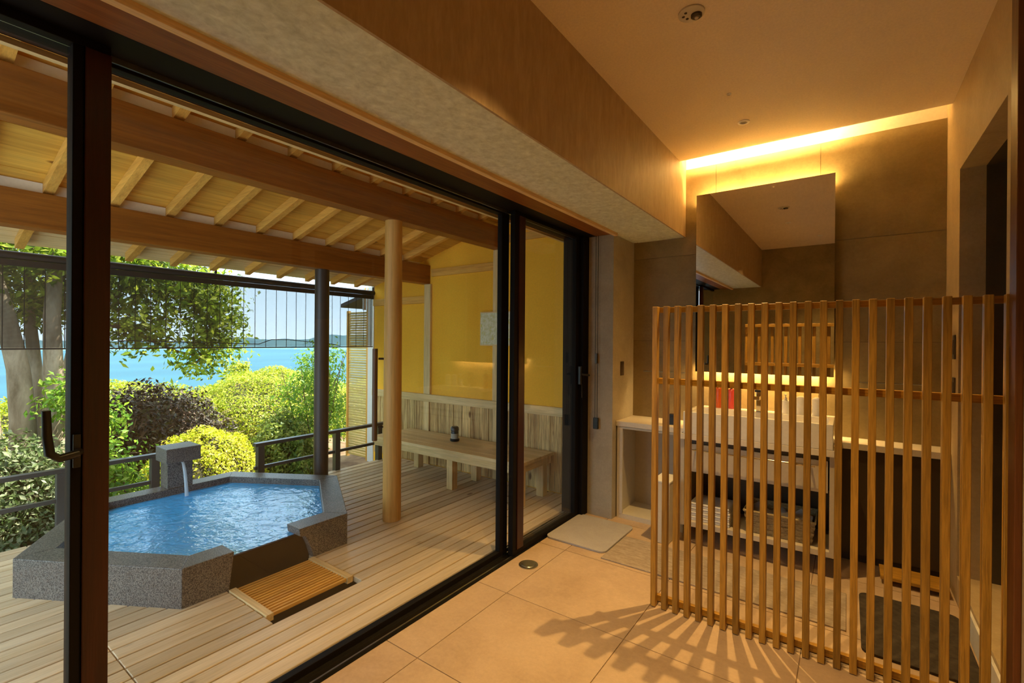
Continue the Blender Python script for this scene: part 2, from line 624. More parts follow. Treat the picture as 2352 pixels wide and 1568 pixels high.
B(XR + 0.305, XR + 0.352, 2.461, 2.485, 0, 2.268).build('door_frame', M_PILLAR, d1)
B(XR + 0.305, XR + 0.352, 2.485, 3.345, 2.245, 2.268).build('door_frame', M_PILLAR, d1)
struct(B(XR - 0.012, XR - 0.0005, 2.42, 3.05, 0, 0.12).build('baseboard_right', M_WHITE, bevel=0.002), 'white baseboard below the dark doorway', 'baseboard')
t1 = sempty('trim_1', 'dark brown wooden casing on the rendered wall', 'trim', (XR - 0.01, 2.27, 0))
B(XR - 0.02, XR - 0.0005, 2.235, 2.315, 0, CZ - 0.001).build('casing_board', wood('casing', (0.16, 0.055, 0.014), (0.10, 0.03, 0.008), 'z', 0.4, 30, 0.05, 0.2), t1, 0.003)
struct(B(-1.9, XR + 0.1, YR - 0.1, YR, 0, 2.98).build('wall_rear', M_WALLTILE), 'taupe rear wall facing the mirror', 'wall')

# concrete pillar at the corner of the glass
pi_ = sempty('wall_pillar', 'grey rendered pillar between glass door and counter niche', 'pillar', (-1.57, 3.55, 0))
B(-1.67, -1.455, 3.345, YB - 0.001, 0, 2.168).build('pillar_shaft', M_PILLAR, pi_)
B(-1.9, -1.67, 3.385, YB + 0.15, 0, 2.98).build('pillar_return', M_PILLAR, pi_)

# ================================================================== GLASS DOORS
hd = sempty('window_frame', 'dark metal head, track and jamb around the glass doors', 'window frame', (-1.72, 1.3, 0))
B(-1.84, -1.60, YR - 0.6, 3.385, 2.168, 2.21).build('frame_head', M_DARKFRAME, hd, 0.003)
B(-1.749, -1.741, YR - 0.6, 3.25, 2.150, 2.1675).build('head_fin', M_STEEL, hd)
B(-1.84, -1.685, YR - 0.6, 3.385, -0.10, -0.012).build('sill_track', M_DARKFRAME, hd, 0.002)
for xx in (-1.705, -1.76, -1.80):
    B(xx - 0.004, xx + 0.004, YR - 0.6, 3.38, -0.012, 0.004).build('track_rail', M_STEEL, hd)
B(-1.84, -1.66, 3.255, 3.384, 0.004, 2.1675).build('frame_jamb', M_DARKFRAME, hd, 0.004)
B(-1.95, -1.862, YR - 0.6, 3.62, 2.206, 2.30).build('outer_board', wood('outer_dark', (0.06, 0.03, 0.015), (0.04, 0.02, 0.01), 'y', 0.6), hd)
B(-1.975, -1.951, YR - 0.6, 3.62, 2.187, 2.205).build('outer_batten', palew('y'), hd)
B(-1.861, -1.842, YR - 0.6, 3.62, 2.18, 2.30).build('outer_fascia', M_DARKFRAME, hd)


def sash(n, label, x, y0, y1, left=None, right=None):
    t = sempty('window_%d' % n, label, 'window', (x, (y0 + y1) / 2, 0.004))
    th = 0.018
    B(x - 0.003, x + 0.003, y0 + 0.005, y1 - 0.005, 0.03, 2.145).build('glass_pane', M_GLASS, t)
    B(x - th, x + th, y0, y1, 0.004, 0.034).build('bottom_rail', M_DARKFRAME, t, 0.002)
    B(x - th, x + th, y0, y1, 2.142, 2.1675).build('top_rail', M_DARKFRAME, t, 0.002)
    for s in (left, right):
        if s:
            for a, b, m, e in s:
                B(x - th - e, x + th + e, a, b, 0.034, 2.142).build('stile', m, t, 0.003)
    return t


s1 = sash(1, 'glass door with a dark red wooden stile and lever handle', -1.712, -0.90, 0.413,
          right=[(0.332, 0.355, M_DARKFRAME, 0), (0.356, 0.413, M_STILE, 0.006)])
h = MB().tube([(-1.670, 0.345, 1.045), (-1.645, 0.335, 1.045), (-1.640, 0.300, 1.040), (-1.640, 0.283, 1.055), (-1.640, 0.278, 1.10), (-1.640, 0.276, 1.165)], [0.010, 0.011, 0.010, 0.011, 0.010, 0.009], 10).build('lever_handle', M_BLACK, s1, smooth=True)
B(-1.692, -1.684, 0.336, 0.352, 1.00, 1.09).build('handle_plate', M_BLACK, s1, 0.002)
s2 = sash(2, 'wide middle glass door framed in dark metal', -1.775, 0.34, 2.41,
          left=[(0.34, 0.38, M_DARKFRAME, 0)], right=[(2.335, 2.41, M_DARKFRAME, 0)])
s3 = sash(3, 'narrow glass door between two dark stiles beside the pillar', -1.712, 2.385, 3.262,
          left=[(2.385, 2.425, M_DARKFRAME, 0), (2.426, 2.495, M_STILE, 0.006)], right=[(3.20, 3.262, M_DARKFRAME, 0)])
B(-1.69, -1.665, 3.225, 3.250, 1.02, 1.16).build('latch_body', M_BLACK, s3, 0.004)
MB().tube([(-1.66, 3.238, 1.10), (-1.63, 3.25, 1.095), (-1.625, 3.29, 1.09)], 0.008, 8).build('latch_lever', M_BLACK, s3)
MB().tube([(-1.66, 3.235, 1.02), (-1.655, 3.225, 0.96), (-1.66, 3.238, 0.92)], 0.003, 6).build('latch_strap', M_BLACK, s3)

# roller-blind cord on the pillar
cd = thing('blind_cord', 'looped pull cord with dark weight hanging on the grey pillar', 'cord', (-1.583, 3.325, 0.69))
for dx in (-0.010, 0.010):
    MB().tube([(-1.583 + dx, 3.327, 2.168), (-1.583 + dx * 0.9, 3.327, 0.76)], 0.0018, 6).build('cord', M_BLACK, cd)
B(-1.603, -1.563, 3.317, 3.337, 0.675, 0.762).build('cord_weight', M_BLACK, cd, 0.004)
B(-1.592, -1.574, 3.318, 3.336, 1.18, 1.26).build('cord_joiner', M_BROWNPLATE, cd, 0.002)

# ================================================================== WASHROOM OBJECTS
# slatted screen
sc = thing('slatted_screen', 'freestanding oak screen of upright slats before the washbasin', 'screen', (-0.17, 2.365, 0))
YS = 2.365
first = None
for k in range(24):
    x = -0.815 + k * 0.0551
    if first is None:
        first = B(x, x + 0.0255, YS, YS + 0.034, 0.004, 1.53).build('slat', oak('z'), sc, 0.0015, seg=1)
    else:
        copy_to(first, (x + 0.01275, YS + 0.017, 0.004), sc)
for z0, z1, nm in ((1.500, 1.527, 'top_rail'), (1.135, 1.165, 'middle_rail'), (0.020, 0.050, 'bottom_rail')):
    B(-0.81, 0.468, YS + 0.0365, YS + 0.060, z0, z1).build(nm, oak('x'), sc, 0.001, seg=1)
B(-0.812, 0.468, YS + 0.037, YS + 0.058, 0.0, 0.016).build('floor_channel', M_CHROME, sc)

# counter slab
ct = MB().prism([(-1.453, 3.41), (-0.935, 3.41), (-0.935, 3.645), (-0.045, 3.645), (-0.045, 3.55), (0.469, 3.55), (0.469, 3.764), (-1.453, 3.764)], 0.702, 0.74).build('counter_top', M_COUNTER, bevel=0.002)
tag(ct, 'cream stone counter running along the taupe tiled wall', 'counter')

# left niche cabinet
cb = thing('open_cabinet', 'cream open cabinet under the counter beside the pillar', 'cabinet', (-1.195, 3.58, 0))
B(-1.445, -1.425, 3.415, 3.755, 0.0, 0.70).build('side_panel', M_CREAMLT, cb)
B(-0.965, -0.945, 3.415, 3.755, 0.0, 0.70).build('side_panel', M_CREAMLT, cb)
B(-1.425, -0.965, 3.415, 3.755, 0.0, 0.035).build('bottom_panel', M_CREAMLT, cb)
B(-1.425, -0.965, 3.415, 3.755, 0.685, 0.70).build('top_panel', M_CREAMLT, cb)
B(-1.425, -0.965, 3.74, 3.755, 0.035, 0.685).build('back_panel', M_CREAM, cb)
B(-1.425, -1.40, 3.412, 3.43, 0.035, 0.685).build('face_frame', M_CREAMLT, cb, 0.001)

# waste bin beside it
wbin = thing('waste_bin', 'slim pale waste bin between open cabinet and sink unit', 'bin', (-1.01, 3.22, 0))
MB().hexa([(-1.055, 3.14, 0.001), (-0.965, 3.14, 0.001), (-0.965, 3.31, 0.001), (-1.055, 3.31, 0.001)],
          [(-1.068, 3.125, 0.41), (-0.952, 3.125, 0.41), (-0.952, 3.325, 0.41), (-1.068, 3.325, 0.41)]).build('bin_body', M_CREAMLT, wbin, 0.006)
B(-1.07, -0.95, 3.123, 3.327, 0.4105, 0.425).build('bin_rim', M_WHITE, wbin, 0.004)

# sink unit
su = thing('sink_cabinet', 'cream wall-hung vanity cabinet with drawer and open shelf', 'vanity', (-0.49, 3.43, 0.12))
B(-0.918, -0.895, 3.25, 3.63, 0.12, 0.699).build('side_panel', M_CREAM, su, 0.001)
B(-0.083, -0.060, 3.25, 3.63, 0.12, 0.699).build('side_panel', M_CREAM, su, 0.001)
B(-0.895, -0.083, 3.25, 3.63, 0.12, 0.152).build('shelf', M_CREAM, su, 0.001)
B(-0.895, -0.083, 3.615, 3.63, 0.152, 0.699).build('back_panel', M_DARKCAB, su)
B(-0.895, -0.083, 3.28, 3.615, 0.484, 0.494).build('drawer_base', M_DARKCAB, su)
B(-0.918, -0.060, 3.235, 3.63, 0.7005, 0.738).build('top_panel', M_COUNTER, su, 0.002)
B(-0.895, -0.083, 3.262, 3.28, 0.675, 0.699).build('shadow_gap', M_DARKCAB, su)
dr = B(-0.888, -0.090, 3.25, 3.268, 0.488, 0.672).build('drawer', M_CREAM, su, 0.002)
MB().tube([(-0.845, 3.215, 0.640), (-0.150, 3.215, 0.640)], 0.006, 10).build('drawer_bar', M_CHROME, dr, smooth=True)
for x in (-0.82, -0.175):
    MB().tube([(x, 3.215, 0.640), (x, 3.25, 0.640)], 0.006, 8).build('bar_post', M_CHROME, dr)
B(-0.28, -0.17, 3.190, 3.2085, 0.638, 0.652).build('towel_clip', M_CHROME, dr, 0.003)

# basin with a real hollow
bs = thing('wash_basin', 'white rectangular ceramic basin on the vanity cabinet', 'sink', (-0.48, 3.43, 0.7385))
x0, x1, y0, y1, z0, z1 = -0.900, -0.066, 3.236, 3.632, 0.7385, 0.887
ix0, ix1, iy0, iy1, iz = -0.875, -0.091, 3.258, 3.52, 0.775
mb = MB()
mb.add([(x0, y0, z0), (x1, y0, z0), (x1, y1, z0), (x0, y1, z0), (x0, y0, z1), (x1, y0, z1), (x1, y1, z1), (x0, y1, z1),
        (ix0, iy0, z1), (ix1, iy0, z1), (ix1, iy1, z1), (ix0, iy1, z1),
        (ix0 + .02, iy0 + .02, iz), (ix1 - .02, iy0 + .02, iz), (ix1 - .02, iy1 - .02, iz), (ix0 + .02, iy1 - .02, iz)],
       [(0, 3, 2, 1), (0, 1, 5, 4), (1, 2, 6, 5), (2, 3, 7, 6), (3, 0, 4, 7),
        (4, 5, 9, 8), (5, 6, 10, 9), (6, 7, 11, 10), (7, 4, 8, 11),
        (8, 9, 13, 12), (9, 10, 14, 13), (10, 11, 15, 14), (11, 8, 12, 15), (12, 13, 14, 15)])
mb.build('basin_bowl', M_CERAMIC, bs, 0.004)
MB().lathe(-0.48, 3.40, [(0.0, 0.7752), (0.022, 0.7752), (0.024, 0.778), (0.0, 0.779)], 16, cap=False).build('drain_plug', M_CHROME, bs)
ZR = 0.887
fc = thing('basin_faucet', 'square chrome faucet behind the white basin', 'faucet', (-0.487, 3.56, ZR))
B(-0.506, -0.468, 3.545, 3.583, ZR + 0.0005, 1.02).build('faucet_column', M_CHROME, fc, 0.003)
B(-0.506, -0.468, 3.425, 3.545, 0.975, 1.0).build('faucet_spout', M_CHROME, fc, 0.003)
B(-0.508, -0.466, 3.50, 3.58, 1.0205, 1.036).build('faucet_lever', M_BLACK, fc, 0.003)


def bottle(name, label, cat, x, y, r, h, m, pump=True, group=None):
    t = thing(name, label, cat, (x, y, ZR), group)
    MB().lathe(x, y, [(r * 0.94, ZR + 0.0005), (r, ZR + 0.006), (r, ZR + h * 0.86), (r * 0.8, ZR + h * 0.95), (r * 0.35, ZR + h)], 20).build('bottle_body', m, t, smooth=True)
    if pump:
        MB().lathe(x, y, [(r * 0.36, ZR + h), (r * 0.36, ZR + h + 0.012), (r * 0.16, ZR + h + 0.013), (r * 0.16, ZR + h + 0.028)], 12).build('pump_collar', M_WHITE if m is M_CERAMIC else M_BLACK, t)
        B(x - r * 0.25, x + r * 0.25, y - r * 1.5, y + r * 0.4, ZR + h + 0.028, ZR + h + 0.036).build('pump_head', M_WHITE if m is M_CERAMIC else M_BLACK, t, 0.002)
    return t


bottle('soap_bottle', 'orange-red round bottle with black pump on the basin ledge', 'bottle', -0.748, 3.585, 0.026, 0.150, M_RED)
bottle('soap_bottle', 'coral pink bottle with black pump on the basin ledge', 'bottle', -0.666, 3.585, 0.026, 0.140, M_PINK)
bottle('lotion_dispenser', 'small white pump dispenser nearest the faucet', 'dispenser', -0.335, 3.585, 0.024, 0.090, M_CERAMIC)
bottle('lotion_dispenser', 'tall white cylinder dispenser between two other white dispensers', 'dispenser', -0.25, 3.585, 0.030, 0.118, M_CERAMIC, False)
bottle('lotion_dispenser', 'tall white cylinder dispenser at the end of the basin ledge', 'dispenser', -0.160, 3.585, 0.030, 0.116, M_CERAMIC, False)
bx = thing('black_box', 'small black box on the counter beside the sink unit', 'box', (-1.055, 3.53, 0.74))
B(-1.08, -1.03, 3.50, 3.56, 0.7405, 0.80).build('box_body', M_BLACK, bx, 0.003)
B(-1.081, -1.029, 3.499, 3.561, 0.8003, 0.818).build('box_lid', M_BLACK, bx, 0.003)

# towels and basket on the open shelf
words_ = ['lowest', 'second', 'third', 'topmost']
for k in range(4):
    z = 0.1525 + k * 0.030
    tw = thing('folded_towel', 'folded white towel, %s in the stack on the vanity shelf' % words_[k], 'towel', (-0.74, 3.40, z), 'towels on the vanity shelf')
    d = 0.004 * RNG.uniform(-1, 1)
    B(-0.862 + d, -0.615 + d, 3.285, 3.50, z, z + 0.0145).build('lower_fold', M_TOWEL, tw, 0.006)
    B(-0.862 + d, -0.615 + d, 3.283, 3.50, z + 0.0147, z + 0.0293).build('upper_fold', M_TOWEL, tw, 0.006)
bk = thing('wicker_basket', 'woven wicker basket on the open vanity shelf', 'basket', (-0.34, 3.40, 0.1525))
low = [(-0.51, 3.30), (-0.17, 3.30), (-0.17, 3.53), (-0.51, 3.53)]
hi_ = [(-0.53, 3.275), (-0.15, 3.275), (-0.15, 3.55), (-0.53, 3.55)]
mb = MB()
n = 7
for k in range(n):   # stacked woven bands, each a little proud of the next
    t0, t1 = k / n, (k + 0.94) / n
    e = 0.003 * (k % 2)
    lp = [(l[0] + (h2[0] - l[0]) * t0, l[1] + (h2[1] - l[1]) * t0) for l, h2 in zip(low, hi_)]
    hp = [(l[0] + (h2[0] - l[0]) * t1, l[1] + (h2[1] - l[1]) * t1) for l, h2 in zip(low, hi_)]
    za, zb = 0.1535 + 0.135 * t0, 0.1535 + 0.135 * t1
    for i in range(4):
        a, b = i, (i + 1) % 4
        nx, ny = [(0, -1), (1, 0), (0, 1), (-1, 0)][i]
        th = 0.008
        mb.hexa([(lp[a][0] + nx * e, lp[a][1] + ny * e, za), (lp[b][0] + nx * e, lp[b][1] + ny * e, za), (lp[b][0] - nx * th, lp[b][1] - ny * th, za), (lp[a][0] - nx * th, lp[a][1] - ny * th, za)],
                [(hp[a][0] + nx * e, hp[a][1] + ny * e, zb), (hp[b][0] + nx * e, hp[b][1] + ny * e, zb), (hp[b][0] - nx * th, hp[b][1] - ny * th, zb), (hp[a][0] - nx * th, hp[a][1] - ny * th, zb)])
mb.build('basket_weave', M_WICKER, bk)
B(-0.50, -0.18, 3.31, 3.52, 0.1528, 0.160).build('basket_base', M_WICKER, bk)
MB().tube([(-0.53, 3.275, 0.292), (-0.15, 3.275, 0.292), (-0.15, 3.55, 0.292), (-0.53, 3.55, 0.292), (-0.53, 3.275, 0.292)], 0.008, 8).build('basket_rim', M_WICKER, bk)
cl = MB()
gx, gy = 10, 6
for j in range(gy + 1):
    for i in range(gx + 1):
        cl.v.append((-0.51 + 0.34 * i / gx, 3.30 + 0.22 * j / gy, 0.262 + 0.022 * math.sin(i * 1.7 + j * 1.1) + 0.010 * math.cos(j * 2.3 - i)))
for j in range(gy):
    for i in range(gx):
        a = j * (gx + 1) + i
        cl.f.append((a, a + 1, a + gx + 2, a + gx + 1))
cl.build('cloth_lining', M_TOWEL, bk, smooth='all')

# right dark cabinet
rc = thing('dark_cabinet', 'dark brown cabinet under the counter near the dark doorway', 'cabinet', (0.21, 3.66, 0))
B(-0.04, 0.468, 3.60, 3.763, 0.05, 0.70).build('cabinet_body', M_DARKCAB, rc, 0.001)
B(-0.036, 0.205, 3.582, 3.5995, 0.055, 0.695).build('cabinet_door', M_DARKCAB, rc, 0.002)
B(0.209, 0.445, 3.582, 3.5995, 0.055, 0.695).build('cabinet_door', M_DARKCAB, rc, 0.002)
B(0.447, 0.468, 3.575, 3.5995, 0.0, 0.70).build('edge_strip', M_CREAM, rc)
B(-0.03, 0.445, 3.62, 3.76, 0, 0.05).build('plinth', M_DARKCAB, rc)
st = thing('step_stool', 'low wooden step on the floor before the dark brown cabinet', 'step', (0.30, 3.45, 0))
B(0.155, 0.445, 3.36, 3.54, 0.028, 0.045).build('step_board', oak('x'), st, 0.003)
for x in (0.165, 0.42):
    B(x, x + 0.02, 3.37, 3.53, 0.0005, 0.028).build('runner', oak('y'), st, 0.002)

# mirror, back-lit
mr = thing('wall_mirror', 'large frameless mirror glowing with warm backlight above the basin', 'mirror', (-0.51, 3.735, 1.13))
B(-0.943, -0.076, 3.702, 3.707, 1.13, 2.462).build('mirror_glass', M_MIRROR, mr)
B(-0.90, -0.12, 3.707, 3.740, 1.19, 2.38).build('mirror_backing', M_DARKCAB, mr)
B(-0.90, -0.12, 3.740, 3.7645, 1.25, 2.34).build('wall_mount', M_DARKCAB, mr)
led = emit_mat('led_strip', WARM, 3.0)
B(-0.90, -0.12, 3.715, 3.735, 2.381, 2.386).build('led_strip', led, mr)
B(-0.90, -0.12, 3.715, 3.735, 1.184, 1.189).build('led_strip', led, mr)
area('mirror_light_top', (-0.51, 3.733, 2.395), (0, 0.35, 1), 0.80, 0.025, 9.0)
area('mirror_light_bottom', (-0.51, 3.733, 1.178), (0, 0.2, -1), 0.80, 0.025, 8.0)

# cove light in the ceiling slot
cv = thing('cove_light', 'warm light strip hidden in the ceiling slot above the mirror', 'light strip', (-0.52, 3.52, 2.752))
B(-1.02, -0.10, 3.50, 3.54, 2.751, 2.762).build('strip_channel', M_STEEL, cv)
B(-1.01, -0.11, 3.505, 3.535, 2.7621, 2.765).build('strip_diffuser', led, cv)
area('cove_lamp', (-0.56, 3.535, 2.79), (0, 1, 0.15), 0.90, 0.03, 14.0)


def towel_bar(label, xa, xb, z):
    t = thing('towel_bar', label, 'towel bar', ((xa + xb) / 2, 3.74, z), 'thin wall bars')
    MB().tube([(xa, 3.715, z), (xb, 3.715, z)], 0.004, 8).build('bar', M_STEEL, t)
    for x in (xa + 0.01, xb - 0.01):
        MB().tube([(x, 3.715, z), (x, 3.7645, z)], 0.004, 8).build('bracket', M_STEEL, t)
    return t


towel_bar('thin steel towel bar on the tiles above the open cabinet', -1.35, -1.02, 1.115)
towel_bar('thin steel towel bar on the tiles above the dark cabinet', 0.04, 0.36, 1.105)


def switch(label, loc, axis, w_, h_, group=None):
    t = thing('wall_switch', label, 'switch', loc, group)
    x, y, z = loc
    s = 1 if axis == '+x' else -1
    xa, xb = (x, x + 0.006) if s > 0 else (x - 0.006, x)
    B(xa, xb, y - w_ / 2, y + w_ / 2, z, z + h_).build('plate', M_BROWNPLATE, t, 0.002)
    xa, xb = (x + 0.0062, x + 0.009) if s > 0 else (x - 0.009, x - 0.0062)
    B(xa, xb, y - w_ / 4, y + w_ / 4, z + h_ * 0.2, z + h_ * 0.8).build('rocker', M_BROWNPLATE, t, 0.001)


switch('brown switch plate on the pillar side above the cream counter', (-1.4545, 3.52, 1.085), '+x', 0.06, 0.11)
switch('brown wall switch, upper of the pair by the doorway', (XR - 0.0005, 3.47, 1.27), '-x', 0.06, 0.13)
switch('brown wall switch, lower of the pair by the doorway', (XR - 0.0005, 3.47, 1.05), '-x', 0.06, 0.12)

# mats
mt = MB()
pts = []
for cx, cy, a0 in ((-1.295, 3.235, 0), (-1.645, 3.235, 90), (-1.645, 2.805, 180), (-1.295, 2.805, 270)):
    for k in range(7):
        a = math.radians(a0 + k * 15)
        pts.append((cx + 0.045 * math.cos(a), cy + 0.045 * math.sin(a)))
mt.prism(pts, 0.0005, 0.014)
tag(mt.build('bath_mat', M_MATGREY, bevel=0.003), 'grey stone bath mat with rounded corners beside the glass door', 'bath mat')
tag(B(-1.245, 0.0, 2.70, 3.10, 0.0005, 0.008).build('floor_rug', M_RUG, bevel=0.002), 'long beige woven rug on the floor before the vanity', 'rug')
mt = MB()
pts = []
for cx, cy, a0 in ((0.41, 3.125, 0), (0.095, 3.125, 90), (0.095, 2.60, 180), (0.41, 2.60, 270)):
    for k in range(5):
        a = math.radians(a0 + k * 22.5)
        pts.append((cx + 0.04 * math.cos(a), cy + 0.04 * math.sin(a)))
mt.prism(pts, 0.0005, 0.012)
tag(mt.build('door_mat', M_DARKMAT, bevel=0.003), 'dark brown mat on the floor by the doorway', 'door mat')

# floor drain
dn = thing('floor_drain', 'round steel floor drain in the beige tiles', 'drain', (-1.56, 2.362, 0))
MB().lathe(-1.56, 2.362, [(0.058, 0.0004), (0.058, 0.004), (0.050, 0.006), (0.044, 0.004)], 28).build('drain_ring', M_STEEL, dn, smooth=True)
MB().lathe(-1.56, 2.362, [(0.043, 0.0042), (0.040, 0.0075), (0.012, 0.009), (0.0, 0.009)], 24, cap=False).build('drain_cap', M_STEEL, dn, smooth=True)

# ceiling fixtures
al = thing('ceiling_alarm', 'round white alarm with small openings on the ceiling', 'alarm', (-0.536, 2.0, CZ))
MB().lathe(-0.536, 2.0, [(0.052, CZ - 0.0005), (0.052, CZ - 0.006), (0.044, CZ - 0.010), (0.0, CZ - 0.010)], 28, cap=False).build('alarm_body', M_CREAMLT, al, smooth=True)
MB().lathe(-0.518, 2.008, [(0.022, CZ - 0.0102), (0.022, CZ - 0.018), (0.016, CZ - 0.022), (0.010, CZ - 0.022)], 18).build('sensor_ring', M_DARKCAB, al)
MB().lathe(-0.518, 2.008, [(0.009, CZ - 0.0221), (0.007, CZ - 0.026)], 12).build('sensor_lens', M_CREAM, al)
for dx, dy in ((-0.030, -0.008), (-0.020, 0.012), (-0.016, -0.026)):
    MB().lathe(-0.536 + dx, 2.0 + dy, [(0.006, CZ - 0.0102), (0.006, CZ - 0.0115)], 10).build('alarm_hole', M_DARKCAB, al)


def downlight(label, x, y, r, power, angle, tgt, blend=0.6, soft=0.02, lens=True):
    t = thing('ceiling_downlight', label, 'downlight', (x, y, CZ))
    MB().lathe(x, y, [(r, CZ - 0.0005), (r, CZ - 0.004), (r * 0.62, CZ - 0.007), (r * 0.55, CZ - 0.002)], 24, cap=False).build('trim_ring', M_FIXTURE, t, smooth=True)
    MB().lathe(x, y, [(r * 0.54, CZ - 0.0018), (r * 0.3, CZ - 0.0025), (0.0, CZ - 0.0025)], 16, cap=False).build('lamp_lens', M_BROWNPLATE, t)
    spot('downlight_lamp', (x, y, CZ - 0.03), tgt, power, angle, blend, soft)


downlight('small round downlight with white rim near the light cove', -0.534, 3.174, 0.034, 4, 80, (-0.534, 3.3, 0), 1.0)
downlight('pinhole downlight between alarm and cove on the ceiling', -0.54, 2.77, 0.012, 110, 86, (-0.52, 2.40, 0), 0.9, 0.008)
downlight('round downlight on the ceiling over the open floor', -0.56, 1.30, 0.030, 62, 96, (-0.50, 1.3, 0), 0.6)
downlight('unseen fill downlight added on the ceiling by the rear wall', -0.30, 0.35, 0.030, 50, 90, (-0.25, 0.6, 0), 0.6)  # unseen lamp added as warm fill for the room

# ================================================================== OUTSIDE DECK
HCX, HCY, HA = -3.515, 1.42, 0.95
AP = HA * math.sqrt(3) / 2
dk = sempty('floor_deck', 'weathered cedar plank deck around the stone bath', 'deck', (-3.0, 1.3, 0))
PW = 0.0915
YJ = 0.64
x = -1.852
k = 0
while x > -4.26:
    xa, xb = x - PW + 0.0095, x
    segs = [(-1.0, YJ - 0.002), (YJ + 0.002, 3.635)]
    # tub footprint
    hw = -1
    if max(abs(xa - HCX), abs(xb - HCX)) < AP:
        hw = HA - max(abs(xa - HCX), abs(xb - HCX)) / math.sqrt(3) - 0.02
    cuts = []
    if hw > 0:
        cuts.append((HCY - hw, HCY + hw))
    if xa < -2.285 and xb > -2.69 and hw <= 0:
        cuts.append((1.155, 1.655))
    if xb > -2.80 and xa < -2.70 and False:
        pass
    for a, b in cuts:
        new = []
        for s, e in segs:
            if e <= a or s >= b:
                new.append((s, e))
            else:
                if a - s > 0.02:
                    new.append((s, a))
                if e - b > 0.02:
                    new.append((b, e))
        segs = new
    for s, e in segs:
        B(xa, xb, s, e, -0.032, RNG.uniform(-0.0015, 0.0)).build('plank', deckw('y'), dk, 0.0025, seg=1)
    x -= PW
    k += 1
B(-4.26, -1.85, -1.0, 3.655, -0.16, -0.08).build('deck_shade_sheet', M_BLACKPLATE, dk)  # one solid black sheet; shade of the plank gaps put into its colour
B(-4.285, -4.262, -1.0, 3.635, -0.14, 0.0).build('deck_fascia', deckw('y'), dk)

# wooden grate
gr = thing('drain_grate', 'slatted wooden drain grate in the deck before the bath', 'grate', (-2.49, 1.405, -0.03))
B(-2.685, -2.288, 1.160, 1.196, -0.03, 0.006).build('grate_frame', palew('x'), gr, 0.002)
B(-2.685, -2.288, 1.614, 1.650, -0.03, 0.006).build('grate_frame', palew('x'), gr, 0.002)
f0 = None
for k in range(15):
    xx = -2.675 + k * 0.0262
    if f0 is None:
        f0 = B(xx, xx + 0.0125, 1.197, 1.613, -0.016, 0.002).build('grate_slat', raftw('y'), gr, 0.001, seg=1)
    else:
        copy_to(f0, (xx + 0.00625, 1.405, -0.016), gr)

# ------------------------------------------------------------------ stone bath
tb = thing('stone_bath', 'hexagonal granite hot-spring bath sunk in the wooden deck', 'bath', (HCX, HCY, 0))
ZT, ZWAT = 0.20, 0.150
IA = 0.785


def hexpts(a):
    return [(HCX + a * math.cos(math.radians(-90 + 60 * i)), HCY + a * math.sin(math.radians(-90 + 60 * i))) for i in range(6)]


ho, hi6 = hexpts(HA), hexpts(IA)   # 0 near-left tip, 1 front-left, 2 front-right, 3 far-right tip, 4 back-right, 5 back-left
for i in range(6):
    a, b = i, (i + 1) % 6
    if i == 1:
        continue
    MB().prism([ho[a], ho[b], hi6[b], hi6[a]], -0.09, ZT).build('rim_stone', M_GRANITE, tb, 0.004)
ox, ixn = ho[1][0], hi6[1][0]
# front side, split by the overflow
MB().hexa([(ox, ho[1][1], -0.09), (ox, 1.155, -0.09), (ixn, 1.155, -0.09), (ixn, hi6[1][1], -0.09)],
          [(ox, ho[1][1], ZT), (ox, 1.19, ZT), (ixn, 1.19, ZT), (ixn, hi6[1][1], ZT)]).build('rim_stone', M_GRANITE, tb, 0.004)
mbr = MB()
yy = [(1.66, -0.09), (1.655, 0.0), (1.63, 0.08), (1.60, 0.145), (1.565, 0.155), (1.56, ZT)]
n = len(yy)
vs_ = [(ox, y, z) for y, z in yy] + [(ox, ho[2][1], ZT), (ox, ho[2][1], -0.09)]
vs_ += [(ixn, y, z) for y, z in yy] + [(ixn, hi6[2][1], ZT), (ixn, hi6[2][1], -0.09)]
m_ = n + 2
mbr.add(vs_, [tuple(range(m_)), tuple(range(m_, 2 * m_))[::-1]] + [(i, (i + 1) % m_, (i + 1) % m_ + m_, i + m_) for i in range(m_)])
mbr.build('rim_stone', M_GRANITE, tb, 0.003)
B(-2.765, -2.745, 1.15, 1.665, -0.09, 0.152).build('overflow_plate', M_BLACKPLATE, tb, 0.002)
mbb = MB()
bt = hexpts(IA - 0.001)
mbb.prism(bt, -0.42, -0.40)
mbb.build('basin_floor', M_GRANITE, tb)
wp = hexpts(IA - 0.0015)
wpoly = [wp[0], wp[1], (wp[1][0], 1.165), (-2.767, 1.165), (-2.767, 1.60), (wp[2][0], 1.60), wp[2], wp[3], wp[4], wp[5]]
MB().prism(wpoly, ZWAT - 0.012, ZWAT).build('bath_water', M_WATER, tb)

sp = thing('stone_spout', 'square granite water spout block on the bath rim', 'spout', (-4.28, 1.45, ZT))
B(-4.345, -4.205, 1.375, 1.545, ZT + 0.0005, 0.405).build('spout_post', M_GRANITE, sp, 0.003)
B(-4.355, -4.135, 1.345, 1.575, 0.4055, 0.515).build('spout_cap', M_GRANITE, sp, 0.004)
g = G('falling_water')
p_ = g.principled(0.05, spec=0.6, col=(0.75, 0.85, 0.9))
p_.inputs['Alpha'].default_value = 0.5
MB().tube([(-4.17, 1.46, 0.402), (-4.15, 1.46, 0.39), (-4.12, 1.46, 0.33), (-4.095, 1.46, 0.24), (-4.08, 1.46, 0.152)], [0.010, 0.010, 0.011, 0.012, 0.014], 10).build('water_stream', g.m, sp, smooth=True)

# ------------------------------------------------------------------ railings


